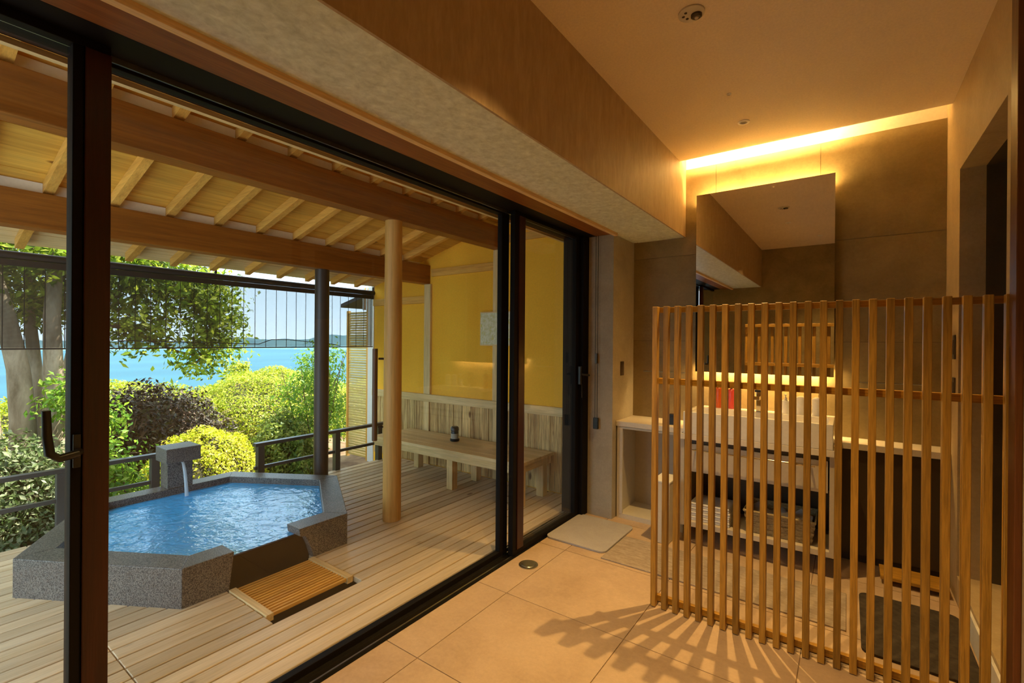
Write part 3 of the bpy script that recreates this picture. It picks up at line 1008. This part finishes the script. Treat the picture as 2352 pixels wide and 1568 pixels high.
def railing(label, xr, ya, yb, posts, zt, zl, extra=None):
    t = thing('deck_railing', label, 'railing', (xr, (ya + yb) / 2, -0.10))
    B(xr - 0.030, xr + 0.030, ya, yb, zt - 0.03, zt).build('top_rail', M_RAIL, t, 0.003)
    B(xr - 0.014, xr + 0.014, ya, yb, zl - 0.028, zl).build('lower_rail', M_RAIL, t, 0.002)
    for y in posts:
        B(xr - 0.028, xr + 0.028, y - 0.028, y + 0.028, -0.14, zt - 0.0305).build('post', M_RAIL, t, 0.002)
    if extra:
        B(*extra).build('return_rail', M_RAIL, t, 0.003)
    return t


railing('low dark railing between the bath and the slatted panel', -4.315, 2.07, 3.60, (2.12, 2.90, 3.44), 0.415, 0.205)
railing('low dark railing beyond the bath by the tree trunks', -4.52, -1.0, 1.42, (-0.2, 0.84, 1.39), 0.425, 0.215)

# ------------------------------------------------------------------ roof over the deck
SL = 0.27


def zr(x):
    return 2.452 + (x + 2.78) * SL


rf = sempty('roof_deck', 'cedar roof with exposed rafters over the deck', 'roof', (-3.2, 1.3, 2.0))
YA, YE = -1.2, 3.64


def beam(x0, x1, z0, z1):
    return B(x0, x1, YA, YE + 0.02, z0, z1).build('beam', beamw('y'), rf, 0.006)


beam(-2.845, -2.725, 2.242, 2.445)
beam(-3.855, -3.735, 1.968, 2.172)
XE = -4.70
XF = -4.62
rproto = None
ry = [0.64 + 0.30 * k for k in range(-6, 10)]
for y in ry:
    h2 = 0.062
    mb = MB().hexa([(XF, y - 0.023, zr(XF)), (-1.86, y - 0.023, zr(-1.86)), (-1.86, y + 0.023, zr(-1.86)), (XF, y + 0.023, zr(XF))],
                   [(XF, y - 0.023, zr(XF) + h2), (-1.86, y - 0.023, zr(-1.86) + h2), (-1.86, y + 0.023, zr(-1.86) + h2), (XF, y + 0.023, zr(XF) + h2)])
    mb.build('rafter', raftw('x'), rf)
nb = 14
for k in range(nb):
    xa = XE + (-1.86 - XE) * k / nb
    xb = XE + (-1.86 - XE) * (k + 1) / nb - 0.004
    o_ = 0.063 + 0.002 * (k % 2)
    MB().hexa([(xa, YA, zr(xa) + o_), (xb, YA, zr(xb) + o_), (xb, YE + 0.2, zr(xb) + o_), (xa, YE + 0.2, zr(xa) + o_)],
              [(xa, YA, zr(xa) + o_ + 0.012), (xb, YA, zr(xb) + o_ + 0.012), (xb, YE + 0.2, zr(xb) + o_ + 0.012), (xa, YE + 0.2, zr(xa) + o_ + 0.012)]).build('roof_board', roofw('y') if xa > -3.9 else palew('y'), rf)
XT = XE - 0.01
MB().hexa([(XT, YA - 0.1, zr(XT) + 0.079), (-1.6, YA - 0.1, zr(-1.6) + 0.079), (-1.6, YE + 0.3, zr(-1.6) + 0.079), (XT, YE + 0.3, zr(XT) + 0.079)],
          [(XT, YA - 0.1, zr(XT) + 0.11), (-1.6, YA - 0.1, zr(-1.6) + 0.11), (-1.6, YE + 0.3, zr(-1.6) + 0.11), (XT, YE + 0.3, zr(XT) + 0.11)]).build('roof_sheet', M_ROOFTOP, rf)
for i in range(len(ry) - 1):
    ya, yb = ry[i] + 0.0235, ry[i + 1] - 0.0235
    if yb > YE:
        yb = YE
    for xc in (-2.785, -3.795):
        zb_ = 2.4455 if xc > -3 else 2.1725
        B(xc - 0.008, xc + 0.008, ya, yb, zb_, zr(xc) + 0.060).build('blocking_board', M_BLOCK, rf)
# house wall strip between glass head and roof
struct(B(-1.86, -1.70, YR - 0.9, 3.9, 2.30, 2.98).build('wall_outer', M_PALEPLASTER), 'outer wall strip above the glass doors under the roof', 'wall')

# posts
rp = sempty('roof_post', 'round pale cypress post standing on the deck under the beam', 'post', (-2.785, 2.345, 0))
MB().lathe(-2.785, 2.345, [(0.066, 0.001), (0.068, 0.01), (0.066, 1.2), (0.063, 2.2415)], 32).build('post_shaft', postw('z'), rp, smooth=True)
gb = thing('grab_bar', 'dark wooden grab bar fixed to the round post', 'grab bar', (-2.83, 2.20, 0.62))
MB().tube([(-2.865, 2.245, 0.60), (-2.865, 2.245, 1.285)], 0.020, 14).build('bar', wood('grab_wood', (0.14, 0.06, 0.02), (0.09, 0.04, 0.012), 'z', 0.4, 30, 0.05, 0.2), gb, smooth=True)
for z in (0.70, 1.21):
    MB().tube([(-2.850, 2.263, z), (-2.815, 2.307, z)], 0.008, 8).build('bracket', M_BLACK, gb)
dp = sempty('roof_post', 'dark round post behind the bath under the outer beam', 'post', (-3.795, 2.395, 0))
MB().lathe(-3.795, 2.395, [(0.062, 0.001), (0.062, 1.0), (0.060, 1.9675)], 24).build('post_shaft', M_DARKPOST, dp, smooth=True)

# ------------------------------------------------------------------ plaster wall beyond the deck
WY = 3.66
ow = sempty('wall_outside', 'golden plaster wall with cedar wainscot at the end of the deck', 'wall', (-3.3, WY, 0))
B(-4.69, -1.86, WY, WY + 0.10, -0.16, 2.75).build('plaster', M_PLASTER, ow)
xw = -1.95
bw = 0.118
while xw > -4.66:
    a = xw - bw + 0.003
    B(a, xw, WY - 0.014 - RNG.uniform(0, 0.004), WY - 0.0005, 0.0, 0.678).build('board', wainw('z'), ow, 0.002, seg=1)
    xw -= bw
B(-4.685, -1.95, WY - 0.035, WY - 0.0005, 0.68, 0.760).build('dado_rail', palew('x'), ow, 0.003)
for xa in (-3.80, -2.84):
    B(xa, xa + 0.095, WY - 0.030, WY - 0.0005, 0.762, 1.965 if xa < -3.5 else 2.24).build('wall_post', palew('z'), ow, 0.003)
    B(xa + 0.01, xa + 0.085, WY - 0.032, WY - 0.0195, 0.0, 0.679).build('wall_post', palew('z'), ow, 0.003)
B(-3.70, -2.84, WY - 0.026, WY - 0.0005, 2.045, 2.125).build('head_rail', raftw('x'), ow, 0.003)
B(-4.685, -3.80, WY - 0.026, WY - 0.0005, 1.76, 1.84).build('head_rail', raftw('x'), ow, 0.003)
B(-2.74, -1.95, WY - 0.026, WY - 0.0005, 2.30, 2.37).build('head_rail', raftw('x'), ow, 0.003)

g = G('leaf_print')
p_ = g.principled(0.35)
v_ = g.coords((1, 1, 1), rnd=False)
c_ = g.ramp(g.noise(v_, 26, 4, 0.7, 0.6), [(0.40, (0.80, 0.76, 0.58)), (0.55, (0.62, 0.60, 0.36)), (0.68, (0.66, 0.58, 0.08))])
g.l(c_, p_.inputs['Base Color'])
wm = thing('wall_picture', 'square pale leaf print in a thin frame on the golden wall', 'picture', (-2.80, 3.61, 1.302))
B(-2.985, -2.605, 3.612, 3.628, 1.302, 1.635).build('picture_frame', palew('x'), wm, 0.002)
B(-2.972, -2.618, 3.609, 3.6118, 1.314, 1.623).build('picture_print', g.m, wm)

# slatted panel and white board past the wall
struct(B(-4.80, -4.692, WY - 0.01, WY + 0.09, -0.14, 2.0).build('wall_end_board', M_WHITE), 'white board closing the end of the golden wall', 'wall')
pn = thing('louvre_panel', 'tall yellow bamboo louvre panel beside the white wall board', 'screen', (-5.05, 3.72, -0.15))
B(-5.275, -5.245, 3.68, 3.72, -0.15, 1.72).build('panel_stile', raftw('z'), pn)
B(-4.870, -4.840, 3.68, 3.72, -0.15, 1.72).build('panel_stile', raftw('z'), pn)
s0 = None
BAMB = wood('bamboo', (0.72, 0.55, 0.20), (0.58, 0.40, 0.10), 'x', 0.5, 20, 0.2, 0.2)
for k in range(58):
    z = -0.12 + k * 0.0315
    if s0 is None:
        s0 = B(-5.244, -4.871, 3.69, 3.71, z, z + 0.026).build('louvre', BAMB, pn, 0.004, seg=1)
    else:
        copy_to(s0, (-5.0575, 3.70, z), pn)
for xx in (-4.94, -4.88):
    B(xx, xx + 0.03, 3.674, 3.68, 1.72, 2.0).build('hanger', M_WHITE, pn)
B(-4.96, -4.84, 3.69, 3.73, 1.725, 2.0).build('upper_board', raftw('z'), pn)

# neighbouring eave
ne = thing('neighbour_hut', 'small wooden eave and wall beyond the louvre panel', 'hut', (-6.0, 5.0, -0.4))
MB().hexa([(-5.80, 3.95, 1.80), (-5.0, 3.95, 1.99), (-5.0, 6.0, 1.99), (-5.80, 6.0, 1.80)],
          [(-5.80, 3.95, 1.85), (-5.0, 3.95, 2.04), (-5.0, 6.0, 2.04), (-5.80, 6.0, 1.85)]).build('eave_roof', M_GUTTER, ne)
B(-5.35, -5.05, 4.2, 6.0, -0.4, 1.90).build('hut_wall', M_PALEPLASTER, ne)

# ------------------------------------------------------------------ hanging reed blind
bl = thing('reed_blind', 'dark see-through reed blind hanging from the eave pole', 'blind', (-4.70, 1.2, 1.27))
MB().tube([(-4.70, -1.0, 1.918), (-4.70, 3.655, 1.918)], 0.028, 12).build('hanging_pole', M_GUTTER, bl, smooth=True)
B(-4.715, -4.685, -0.95, 3.645, 1.845, 1.888).build('head_rod', M_GUTTER, bl)
mb = MB()
z = 1.278
while z < 1.85:
    mb.box(-4.7008, -4.6992, -0.95, 3.64, z, z + 0.0022)
    z += 0.0033
o = mb.build('reeds', M_BLIND, bl)
o['kind'] = 'stuff'
mb = MB()
y = -0.9
while y < 3.64:
    mb.box(-4.7035, -4.7015, y, y + 0.005, 1.272, 1.86)
    y += 0.105
o = mb.build('cords', M_BLIND, bl)
o['kind'] = 'stuff'
B(-4.708, -4.692, -0.95, 3.64, 1.262, 1.274).build('bottom_rod', M_BLIND, bl)
MB().tube([(-4.715, 1.2, 1.33), (-4.72, 2.3, 1.30), (-4.715, 2.42, 1.345), (-4.715, 2.6, 1.345), (-4.715, 3.1, 1.30), (-4.715, 3.2, 1.28)], 0.004, 6).build('pull_cord', M_BLIND, bl)
for y in (-0.5, 1.9, 3.645):
    B(-4.708, -4.692, y - 0.008, y + 0.008, 1.947, 1.99).build('pole_bracket', M_GUTTER, bl)

# ------------------------------------------------------------------ bench and jar
bn = thing('wooden_bench', 'long pale wooden bench along the cedar wainscot', 'bench', (-3.04, 3.34, 0))
BX0, BX1 = -3.97, -2.115
for k in range(5):
    ya = 3.075 + k * 0.105
    B(BX0, BX1, ya, ya + 0.102, 0.343, 0.370).build('seat_plank', palew('x'), bn, 0.002, seg=1)
B(BX0 + 0.02, BX1 - 0.02, 3.092, 3.118, 0.275, 0.3425).build('apron', palew('x'), bn, 0.002)
B(BX0 + 0.02, BX1 - 0.02, 3.555, 3.581, 0.275, 0.3425).build('apron', palew('x'), bn, 0.002)
for x in (BX0 + 0.03, BX1 - 0.056):
    B(x, x + 0.026, 3.119, 3.554, 0.275, 0.3425).build('end_apron', palew('y'), bn, 0.002)
for x in (-3.76, -2.96, -2.21):
    for y in (3.12, 3.46):
        B(x, x + 0.07, y, y + 0.07, 0.001, 0.342).build('leg', palew('z'), bn, 0.003)
jr = thing('dark_jar', 'small dark jar with pale label band on the bench', 'jar', (-3.12, 3.40, 0.3705))
MB().lathe(-3.12, 3.40, [(0.043, 0.371), (0.046, 0.376), (0.046, 0.392), (0.038, 0.396)], 20).build('jar_foot', M_BLACK, jr, smooth=True)
MB().lathe(-3.12, 3.40, [(0.037, 0.3965), (0.037, 0.445)], 20).build('label_band', M_PILLAR, jr, smooth=True)
MB().lathe(-3.12, 3.40, [(0.038, 0.4455), (0.036, 0.47), (0.041, 0.475), (0.040, 0.500), (0.030, 0.512), (0.0, 0.514)], 20, cap=False).build('jar_lid', M_BLACK, jr, smooth=True)

# ================================================================== GARDEN
gm = MB()
NX, NY = 40, 40
for i in range(NX + 1):
    for j in range(NY + 1):
        xx = -4.29 - 14.0 * (i / NX) ** 1.3
        yy2 = -9 + 26 * j / NY
        zz = -0.30 - 0.04 * (-4.29 - xx) + 0.05 * math.sin(xx * 2.1 + yy2) + 0.04 * math.sin(yy2 * 3.3)
        if xx < -11:
            zz -= (-11 - xx) ** 1.5 * 0.5
        gm.v.append((xx, yy2, zz))
for i in range(NX):
    for j in range(NY):
        a = i * (NY + 1) + j
        gm.f.append((a, a + 1, a + NY + 2, a + NY + 1))
struct(gm.build('ground_garden', M_SOIL, smooth='all'), 'brown garden soil sloping away from the deck', 'ground')
sea = MB()
sea.add([(-3500, -3500, -16), (-18, -3500, -16), (-18, 3500, -16), (-3500, 3500, -16)], [(0, 1, 2, 3)])
struct(sea.build('ground_sea', M_SEA), 'calm turquoise sea beyond the garden', 'sea')
hm = MB()
nh = 90
base = []
for i in range(nh + 1):
    a = math.radians(20 + 110 * i / nh)     # bearing, counted from +Y towards -X
    d = 900 + 60 * math.sin(i * 0.37)
    hh = 10 + 7 * math.sin(i * 0.23 + 1.0) + 4 * math.sin(i * 0.71) + 2.0 * math.sin(i * 1.9)
    hm.v += [(-d * math.sin(a), d * math.cos(a), -17), (-d * math.sin(a) * 1.06, d * math.cos(a) * 1.06, -10 + max(3, hh)), (-d * math.sin(a) * 1.2, d * math.cos(a) * 1.2, -17)]
for i in range(nh):
    for k in range(2):
        a = i * 3 + k
        hm.f.append((a, a + 3, a + 4, a + 1))
struct(hm.build('ground_hills', M_HILL, smooth='all'), 'low wooded hills on the far shore of the sea', 'hills')


# ---- leaves
def leaf_mesh(name, P, N, size, mat, parent, aspect=0.5, spread=0.7, fold=0.25):
    n = len(P)
    N = N + NR.normal(0, spread, (n, 3))
    N /= np.linalg.norm(N, axis=1)[:, None] + 1e-9
    T = NR.normal(0, 1, (n, 3))
    T -= (T * N).sum(1)[:, None] * N
    T /= np.linalg.norm(T, axis=1)[:, None] + 1e-9
    S = np.cross(N, T)
    L = size * NR.uniform(0.65, 1.25, n)[:, None]
    a = P - T * L * 0.5
    c = P + T * L * 0.5
    b = P + S * L * aspect * 0.5 + N * L * fold * 0.3
    d = P - S * L * aspect * 0.5 + N * L * fold * 0.3
    V = np.empty((n, 4, 3))
    V[:, 0], V[:, 1], V[:, 2], V[:, 3] = a, b, c, d
    V = V.reshape(-1, 3)
    org = np.array([V[:, 0].mean(), V[:, 1].mean(), V[:, 2].min()])
    V = V - org
    F = np.arange(n * 4).reshape(n, 4)
    tri = np.concatenate([F[:, [0, 1, 2]], F[:, [0, 2, 3]]], 1).reshape(-1, 3)
    me = bpy.data.meshes.new(name)
    me.vertices.add(n * 4)
    me.vertices.foreach_set('co', V.ravel())
    me.loops.add(n * 6)
    me.loops.foreach_set('vertex_index', tri.ravel().astype(np.int32))
    me.polygons.add(n * 2)
    me.polygons.foreach_set('loop_start', np.arange(0, n * 6, 3, dtype=np.int32))
    me.polygons.foreach_set('loop_total', np.full(n * 2, 3, np.int32))
    me.update()
    me.materials.append(mat)
    o = link(name, me, tuple(org), parent)
    o['kind'] = 'stuff'
    return o


def lobes_points(lobes, clumps, per, crad, flat=1.0):
    """leaf clumps in the outer part of ellipsoid lobes -> positions, outward normals"""
    P, N = [], []
    vol = [l[3] * l[4] * l[5] for l in lobes]
    tot = sum(v ** 0.67 for v in vol)
    for l, v in zip(lobes, vol):
        n = max(4, int(clumps * v ** 0.67 / tot))
        d = NR.normal(0, 1, (n, 3))
        d /= np.linalg.norm(d, axis=1)[:, None]
        r = NR.uniform(0.35, 1.0, n)[:, None] ** 0.5
        c = np.array(l[:3]) + d * r * np.array(l[3:6])
        q = NR.normal(0, crad, (n, per, 3))
        q[:, :, 2] *= flat
        P.append((c[:, None, :] + q).reshape(-1, 3))
        nn = d[:, None, :] * 0.5 + q / crad * 0.35 + np.array([0, 0, 0.5])
        N.append(nn.reshape(-1, 3))
    return np.concatenate(P), np.concatenate(N)


def dome_points(cx, cy, cz, rx, ry_, rz_, n, zmin=-0.15, lump=0.06, depth=0.05, lf=5.0):
    d = NR.normal(0, 1, (int(n * 2.0), 3))
    d /= np.linalg.norm(d, axis=1)[:, None]
    d = d[d[:, 2] > zmin][:n]
    k = 1 + lump * (np.sin(d[:, 0] * lf * 1.7 + 1.0) * np.sin(d[:, 1] * lf * 1.9 + 2) + 0.6 * np.sin(d[:, 2] * lf * 3 + d[:, 0] * lf * 2.2)) - NR.uniform(0, depth, len(d))
    P = np.array([cx, cy, cz]) + d * k[:, None] * np.array([rx, ry_, rz_])
    N = d / np.array([rx, ry_, rz_])
    N /= np.linalg.norm(N, axis=1)[:, None]
    return P, N


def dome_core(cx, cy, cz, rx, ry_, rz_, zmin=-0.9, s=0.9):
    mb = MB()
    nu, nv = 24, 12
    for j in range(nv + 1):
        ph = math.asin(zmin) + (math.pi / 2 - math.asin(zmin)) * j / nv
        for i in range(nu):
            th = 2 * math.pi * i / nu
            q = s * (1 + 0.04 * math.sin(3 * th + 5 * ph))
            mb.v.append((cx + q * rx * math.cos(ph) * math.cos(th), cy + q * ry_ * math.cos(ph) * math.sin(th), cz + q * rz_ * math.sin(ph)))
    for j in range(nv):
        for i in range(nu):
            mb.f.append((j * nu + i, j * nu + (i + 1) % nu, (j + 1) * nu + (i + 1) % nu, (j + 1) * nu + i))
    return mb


YG = [(0.0, (0.20, 0.30, 0.012)), (0.35, (0.36, 0.46, 0.02)), (0.7, (0.52, 0.60, 0.03)), (0.93, (0.66, 0.64, 0.07)), (1.0, (0.48, 0.34, 0.12))]
YY = [(0.0, (0.40, 0.52, 0.02)), (0.4, (0.66, 0.72, 0.03)), (0.8, (0.82, 0.80, 0.05)), (1.0, (0.62, 0.45, 0.14))]
DG = [(0.0, (0.05, 0.11, 0.012)), (0.35, (0.20, 0.33, 0.02)), (0.75, (0.46, 0.60, 0.04)), (1.0, (0.70, 0.76, 0.10))]
BR = [(0.0, (0.02, 0.014, 0.01)), (0.5, (0.05, 0.034, 0.022)), (0.85, (0.05, 0.06, 0.016)), (1.0, (0.13, 0.09, 0.05))]  # dry brown, darkened further to put the tree's shade into the leaves
PG = [(0.0, (0.03, 0.06, 0.012)), (0.5, (0.10, 0.16, 0.04)), (0.85, (0.26, 0.32, 0.14)), (1.0, (0.48, 0.50, 0.30))]
BG = [(0.0, (0.08, 0.22, 0.02)), (0.5, (0.20, 0.40, 0.03)), (1.0, (0.42, 0.58, 0.06))]
SG = [(0.0, (0.07, 0.15, 0.02)), (0.5, (0.20, 0.30, 0.04)), (1.0, (0.42, 0.48, 0.10))]
L_HEDGE, L_DOME, L_TREE = leaf_mat('hedge_leaf', YG), leaf_mat('azalea_leaf', YY), leaf_mat('tree_leaf', DG, 0.55)
L_BROWN, L_PALE, L_MAPLE, L_SHRUB = leaf_mat('dry_leaf_shade', BR, 0.15), leaf_mat('pale_leaf', PG), leaf_mat('maple_leaf', BG, 0.45), leaf_mat('shrub_leaf', SG, 0.4)


def bush(name, label, cat, c, r, n, size, mat, core=M_CORE, lump=0.06, depth=0.08, group=None, zmin=-0.25, lf=5.0, aspect=0.45, spread=0.7, s=0.9):
    t = thing(name, label, cat, (c[0], c[1], c[2] - r[2] * 0.9), group)
    P, N = dome_points(*c, *r, n, zmin, lump, depth, lf)
    leaf_mesh('foliage', P, N, size, mat, t, aspect, spread)
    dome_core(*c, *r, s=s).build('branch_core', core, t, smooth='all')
    return t


# clipped hedge: three joined swells of one planting
hg = thing('clipped_hedge', 'broad clipped yellow-green hedge rising before the sea', 'hedge', (-9.2, 4.6, -0.9))
PP, NN = [], []
core = MB()
for c_, r_, n_ in (((-9.3, 4.9, -0.75), (2.0, 2.0, 1.50), 80000), ((-9.2, 2.2, -0.75), (1.5, 2.1, 1.42), 55000), ((-8.6, 7.2, -0.9), (1.6, 1.9, 1.45), 42000)):
    P_, N_ = dome_points(*c_, *r_, n_, -0.25, 0.045, 0.08, 7.0)
    PP.append(P_)
    NN.append(N_)
    dc = dome_core(*c_, *r_)
    core.add(dc.v, dc.f)
leaf_mesh('foliage', np.concatenate(PP), np.concatenate(NN), 0.049, L_HEDGE, hg, 0.45, 0.7)
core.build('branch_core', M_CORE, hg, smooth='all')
bush('azalea_dome', 'round sunlit yellow azalea dome beyond the stone spout', 'bush', (-5.75, 2.22, -0.45), (0.60, 0.64, 0.80), 26000, 0.036, L_DOME, lump=0.06, depth=0.14)
bush('twiggy_bush', 'brown twiggy bush with painted-in shade beneath the hedge', 'bush', (-7.1, 2.10, -0.05), (0.70, 0.95, 0.82), 14000, 0.06, L_BROWN, M_TWIG, lump=0.10, depth=0.35, s=0.72)
bush('leafy_shrub', 'dense green shrub below the low railing by the louvre panel', 'shrub', (-5.80, 3.15, -0.38), (0.48, 0.42, 0.80), 11000, 0.055, L_SHRUB, lump=0.12, depth=0.3, s=0.7)
bush('pale_shrub', 'pale variegated shrub under the tree trunks by the railing', 'shrub', (-5.55, 0.55, -0.05), (0.55, 0.75, 0.62), 9000, 0.055, L_PALE, lump=0.14, depth=0.4, s=0.62)
bush('pale_shrub', 'low pale ground shrub at the foot of the far railing', 'shrub', (-5.15, 0.95, -0.32), (0.35, 0.55, 0.36), 5000, 0.045, L_PALE, lump=0.14, depth=0.4, s=0.62)
bush('green_shrub', 'dark green shrub behind the tree trunks', 'shrub', (-7.9, -1.4, 0.0), (0.8, 0.9, 0.95), 9000, 0.07, L_TREE, lump=0.12, depth=0.3, s=0.7)
bush('green_shrub', 'bright green shrub left of the yellow azalea dome', 'shrub', (-5.35, 1.45, -0.42), (0.36, 0.36, 0.46), 6000, 0.040, L_MAPLE, lump=0.14, depth=0.35, s=0.6)

# twigs of the brown bush
tw_ = MB()
for k in range(70):
    a = RNG.uniform(0, 2 * math.pi)
    el = RNG.uniform(0.05, 1.2)
    d = Vector((math.cos(a) * math.cos(el) * 0.75, math.sin(a) * math.cos(el) * 1.05, math.sin(el) * 0.8))
    b0 = Vector((-7.1, 2.10, -0.15))
    p1 = b0 + d * 0.55 + Vector((RNG.uniform(-.1, .1), RNG.uniform(-.1, .1), RNG.uniform(-.05, .1)))
    p2 = b0 + d * 1.08 + Vector((RNG.uniform(-.1, .1), RNG.uniform(-.1, .1), RNG.uniform(-.05, .1)))
    tw_.tube([b0 + d * 0.2, p1, p2], [0.012, 0.008, 0.003], 5)
twb = bpy.data.objects['twiggy_bush']
o = tw_.build('twigs', wood('twig_pale', (0.36, 0.27, 0.19), (0.22, 0.15, 0.10), 'z', 0.9), twb)
o['kind'] = 'stuff'


# loose sapling shrub by the post
def sapling(name, label, base, top, spread_, nst, leaves, size, mat, lobes, seed=1):
    t = thing(name, label, 'shrub', base)
    rg = random.Random(seed)
    mb = MB()
    for k in range(nst):
        b0 = Vector(base)
        e = Vector((base[0] + rg.uniform(-spread_, spread_), base[1] + rg.uniform(-spread_, spread_), top - rg.uniform(0, 0.35)))
        m1 = (b0 + e) / 2 + Vector((rg.uniform(-.1, .1), rg.uniform(-.1, .1), 0.05))
        mb.tube([b0, m1, e], [0.013, 0.009, 0.003], 6)
    o = mb.build('stems', M_TWIG, t)
    P, N = lobes_points(lobes, leaves // 22, 22, 0.075)
    leaf_mesh('foliage', P, N, size, mat, t, 0.45, 0.8)
    return t


sapling('leafy_sapling', 'tall loose green sapling between dark post and louvre panel', (-5.90, 3.66, -0.45), 1.25, 0.35, 9, 3800, 0.060, L_MAPLE,
        [(-5.95, 3.80, 0.95, 0.26, 0.34, 0.34), (-5.95, 3.55, 0.55, 0.30, 0.40, 0.35), (-5.90, 3.85, 0.25, 0.30, 0.35, 0.35)], 3)
sapling('maple_sprig', 'bright green maple sprig beside the stone spout', (-5.0, 1.22, -0.35), 0.55, 0.16, 5, 1300, 0.055, L_MAPLE,
        [(-5.0, 1.20, 0.32, 0.16, 0.16, 0.16), (-4.95, 1.28, 0.08, 0.18, 0.18, 0.14)], 5)
sapling('maple_sprig', 'green maple branches in front of the tree trunks', (-6.0, 1.25, -0.45), 0.90, 0.2, 5, 1100, 0.065, L_MAPLE,
        [(-6.0, 1.22, 0.78, 0.20, 0.24, 0.14), (-6.0, 1.42, 0.52, 0.16, 0.16, 0.14)], 6)
sapling('shore_pine', 'small pale pine top peeping over the hedge', (-14.0, 6.25, -2.2), 0.70, 0.3, 4, 900, 0.09, L_HEDGE,
        [(-14.0, 6.25, 0.45, 0.28, 0.30, 0.22)], 8)


# ---- the big multi-stem tree
def tree(name, label, stems, lobes, clumps, per, size, mat, seed=2, limbs=(), crad=0.11):
    t = thing(name, label, 'tree', stems[0][0][0])
    for pts, rads in stems:
        MB().tube(pts, rads, 12).build('trunk', M_BARK, t, smooth='all')
    mb = MB()
    rg = random.Random(seed)
    for pts, rads in limbs:
        mb.tube(pts, rads, 7)
    for l in lobes:
        for k in range(7):
            a = Vector(l[:3])
            b_ = a + Vector((rg.uniform(-1, 1) * l[3], rg.uniform(-1, 1) * l[4], rg.uniform(-.7, 1) * l[5]))
            mb.tube([a, (a + b_) / 2 + Vector((0, 0, rg.uniform(-.08, .08))), b_], [0.014, 0.009, 0.003], 5)
    mb.build('branches', M_TWIG, t)
    P, N = lobes_points(lobes, clumps, per, crad)
    leaf_mesh('foliage', P, N, size, mat, t, 0.42, 0.7)
    return t


G0 = -0.45
stems = []
for bx_, by_, lean, dx_, r_ in ((-6.30, 0.95, -0.30, -0.15, 0.105), (-6.22, 1.07, 0.10, -0.10, 0.095), (-6.50, 1.20, 0.35, -0.1, 0.075), (-6.55, 0.72, -0.2, -0.2, 0.10),
                                (-6.15, 0.78, -0.38, 0.05, 0.075), (-6.42, 1.32, 0.22, 0.0, 0.06), (-6.75, 1.02, 0.05, -0.1, 0.07), (-6.70, 0.45, -0.15, -0.1, 0.08)):
    pts_, rad_ = [], []
    for q in range(7):
        f_ = q / 6
        pts_.append((bx_ + dx_ * f_ + 0.03 * math.sin(q * 1.9 + bx_ * 9), by_ + lean * f_ ** 1.6 + 0.035 * math.sin(q * 1.3 + by_ * 11), G0 + 3.0 * f_))
        rad_.append(r_ * (1.25 - 0.75 * f_ ** 0.7))
    stems.append((pts_, rad_))
limbs = [([(-6.35, 1.45, 2.3), (-6.45, 1.9, 2.2), (-6.5, 2.3, 1.85), (-6.5, 2.62, 1.45)], [0.04, 0.03, 0.022, 0.01]),
         ([(-6.30, 1.20, 1.6), (-6.4, 1.7, 1.45), (-6.5, 2.2, 1.2), (-6.5, 2.6, 1.08)], [0.03, 0.024, 0.016, 0.007]),
         ([(-6.45, 0.66, 1.9), (-6.2, 0.9, 2.4), (-6.1, 1.3, 2.6)], [0.04, 0.03, 0.02])]
lobes = [(-6.50, 1.70, 2.25, 0.50, 0.50, 0.28), (-6.55, 2.20, 2.05, 0.45, 0.45, 0.28), (-6.50, 2.62, 1.80, 0.32, 0.26, 0.32),
         (-6.50, 2.62, 1.42, 0.26, 0.24, 0.24), (-6.50, 2.48, 1.13, 0.22, 0.28, 0.12), (-6.45, 1.85, 1.45, 0.30, 0.40, 0.14),
         (-6.50, 1.62, 1.80, 0.26, 0.30, 0.14), (-6.4, 0.9, 2.25, 0.6, 0.7, 0.30), (-6.6, 0.2, 2.2, 0.6, 0.6, 0.4), (-6.9, 1.2, 1.75, 0.5, 0.5, 0.22)]
tree('garden_tree', 'many-stemmed pale-barked tree with glossy leaves beyond the railing', stems, lobes, 860, 22, 0.085, L_TREE, 2, limbs, 0.125)
tree('garden_tree', 'leafy tree further along the garden past the trunks',
     [([(-7.2, -3.2, G0), (-7.2, -3.2, 1.0), (-7.3, -3.1, 2.2)], [0.12, 0.10, 0.06]), ([(-7.0, -3.3, G0), (-6.9, -3.5, 1.0), (-6.8, -3.7, 2.2)], [0.10, 0.08, 0.05])],
     [(-7.2, -3.2, 2.6, 1.1, 1.2, 0.8), (-7.0, -3.9, 1.6, 0.8, 0.9, 0.6), (-7.4, -2.4, 1.9, 0.7, 0.8, 0.5)], 420, 24, 0.10, L_TREE, 9, (), 0.15)
bush('clipped_hedge', 'yellow-green hedge at the far end of the garden past the trunks', 'hedge', (-7.5, -7.0, -0.7), (1.6, 2.0, 1.3), 16000, 0.08, L_HEDGE, lf=7)
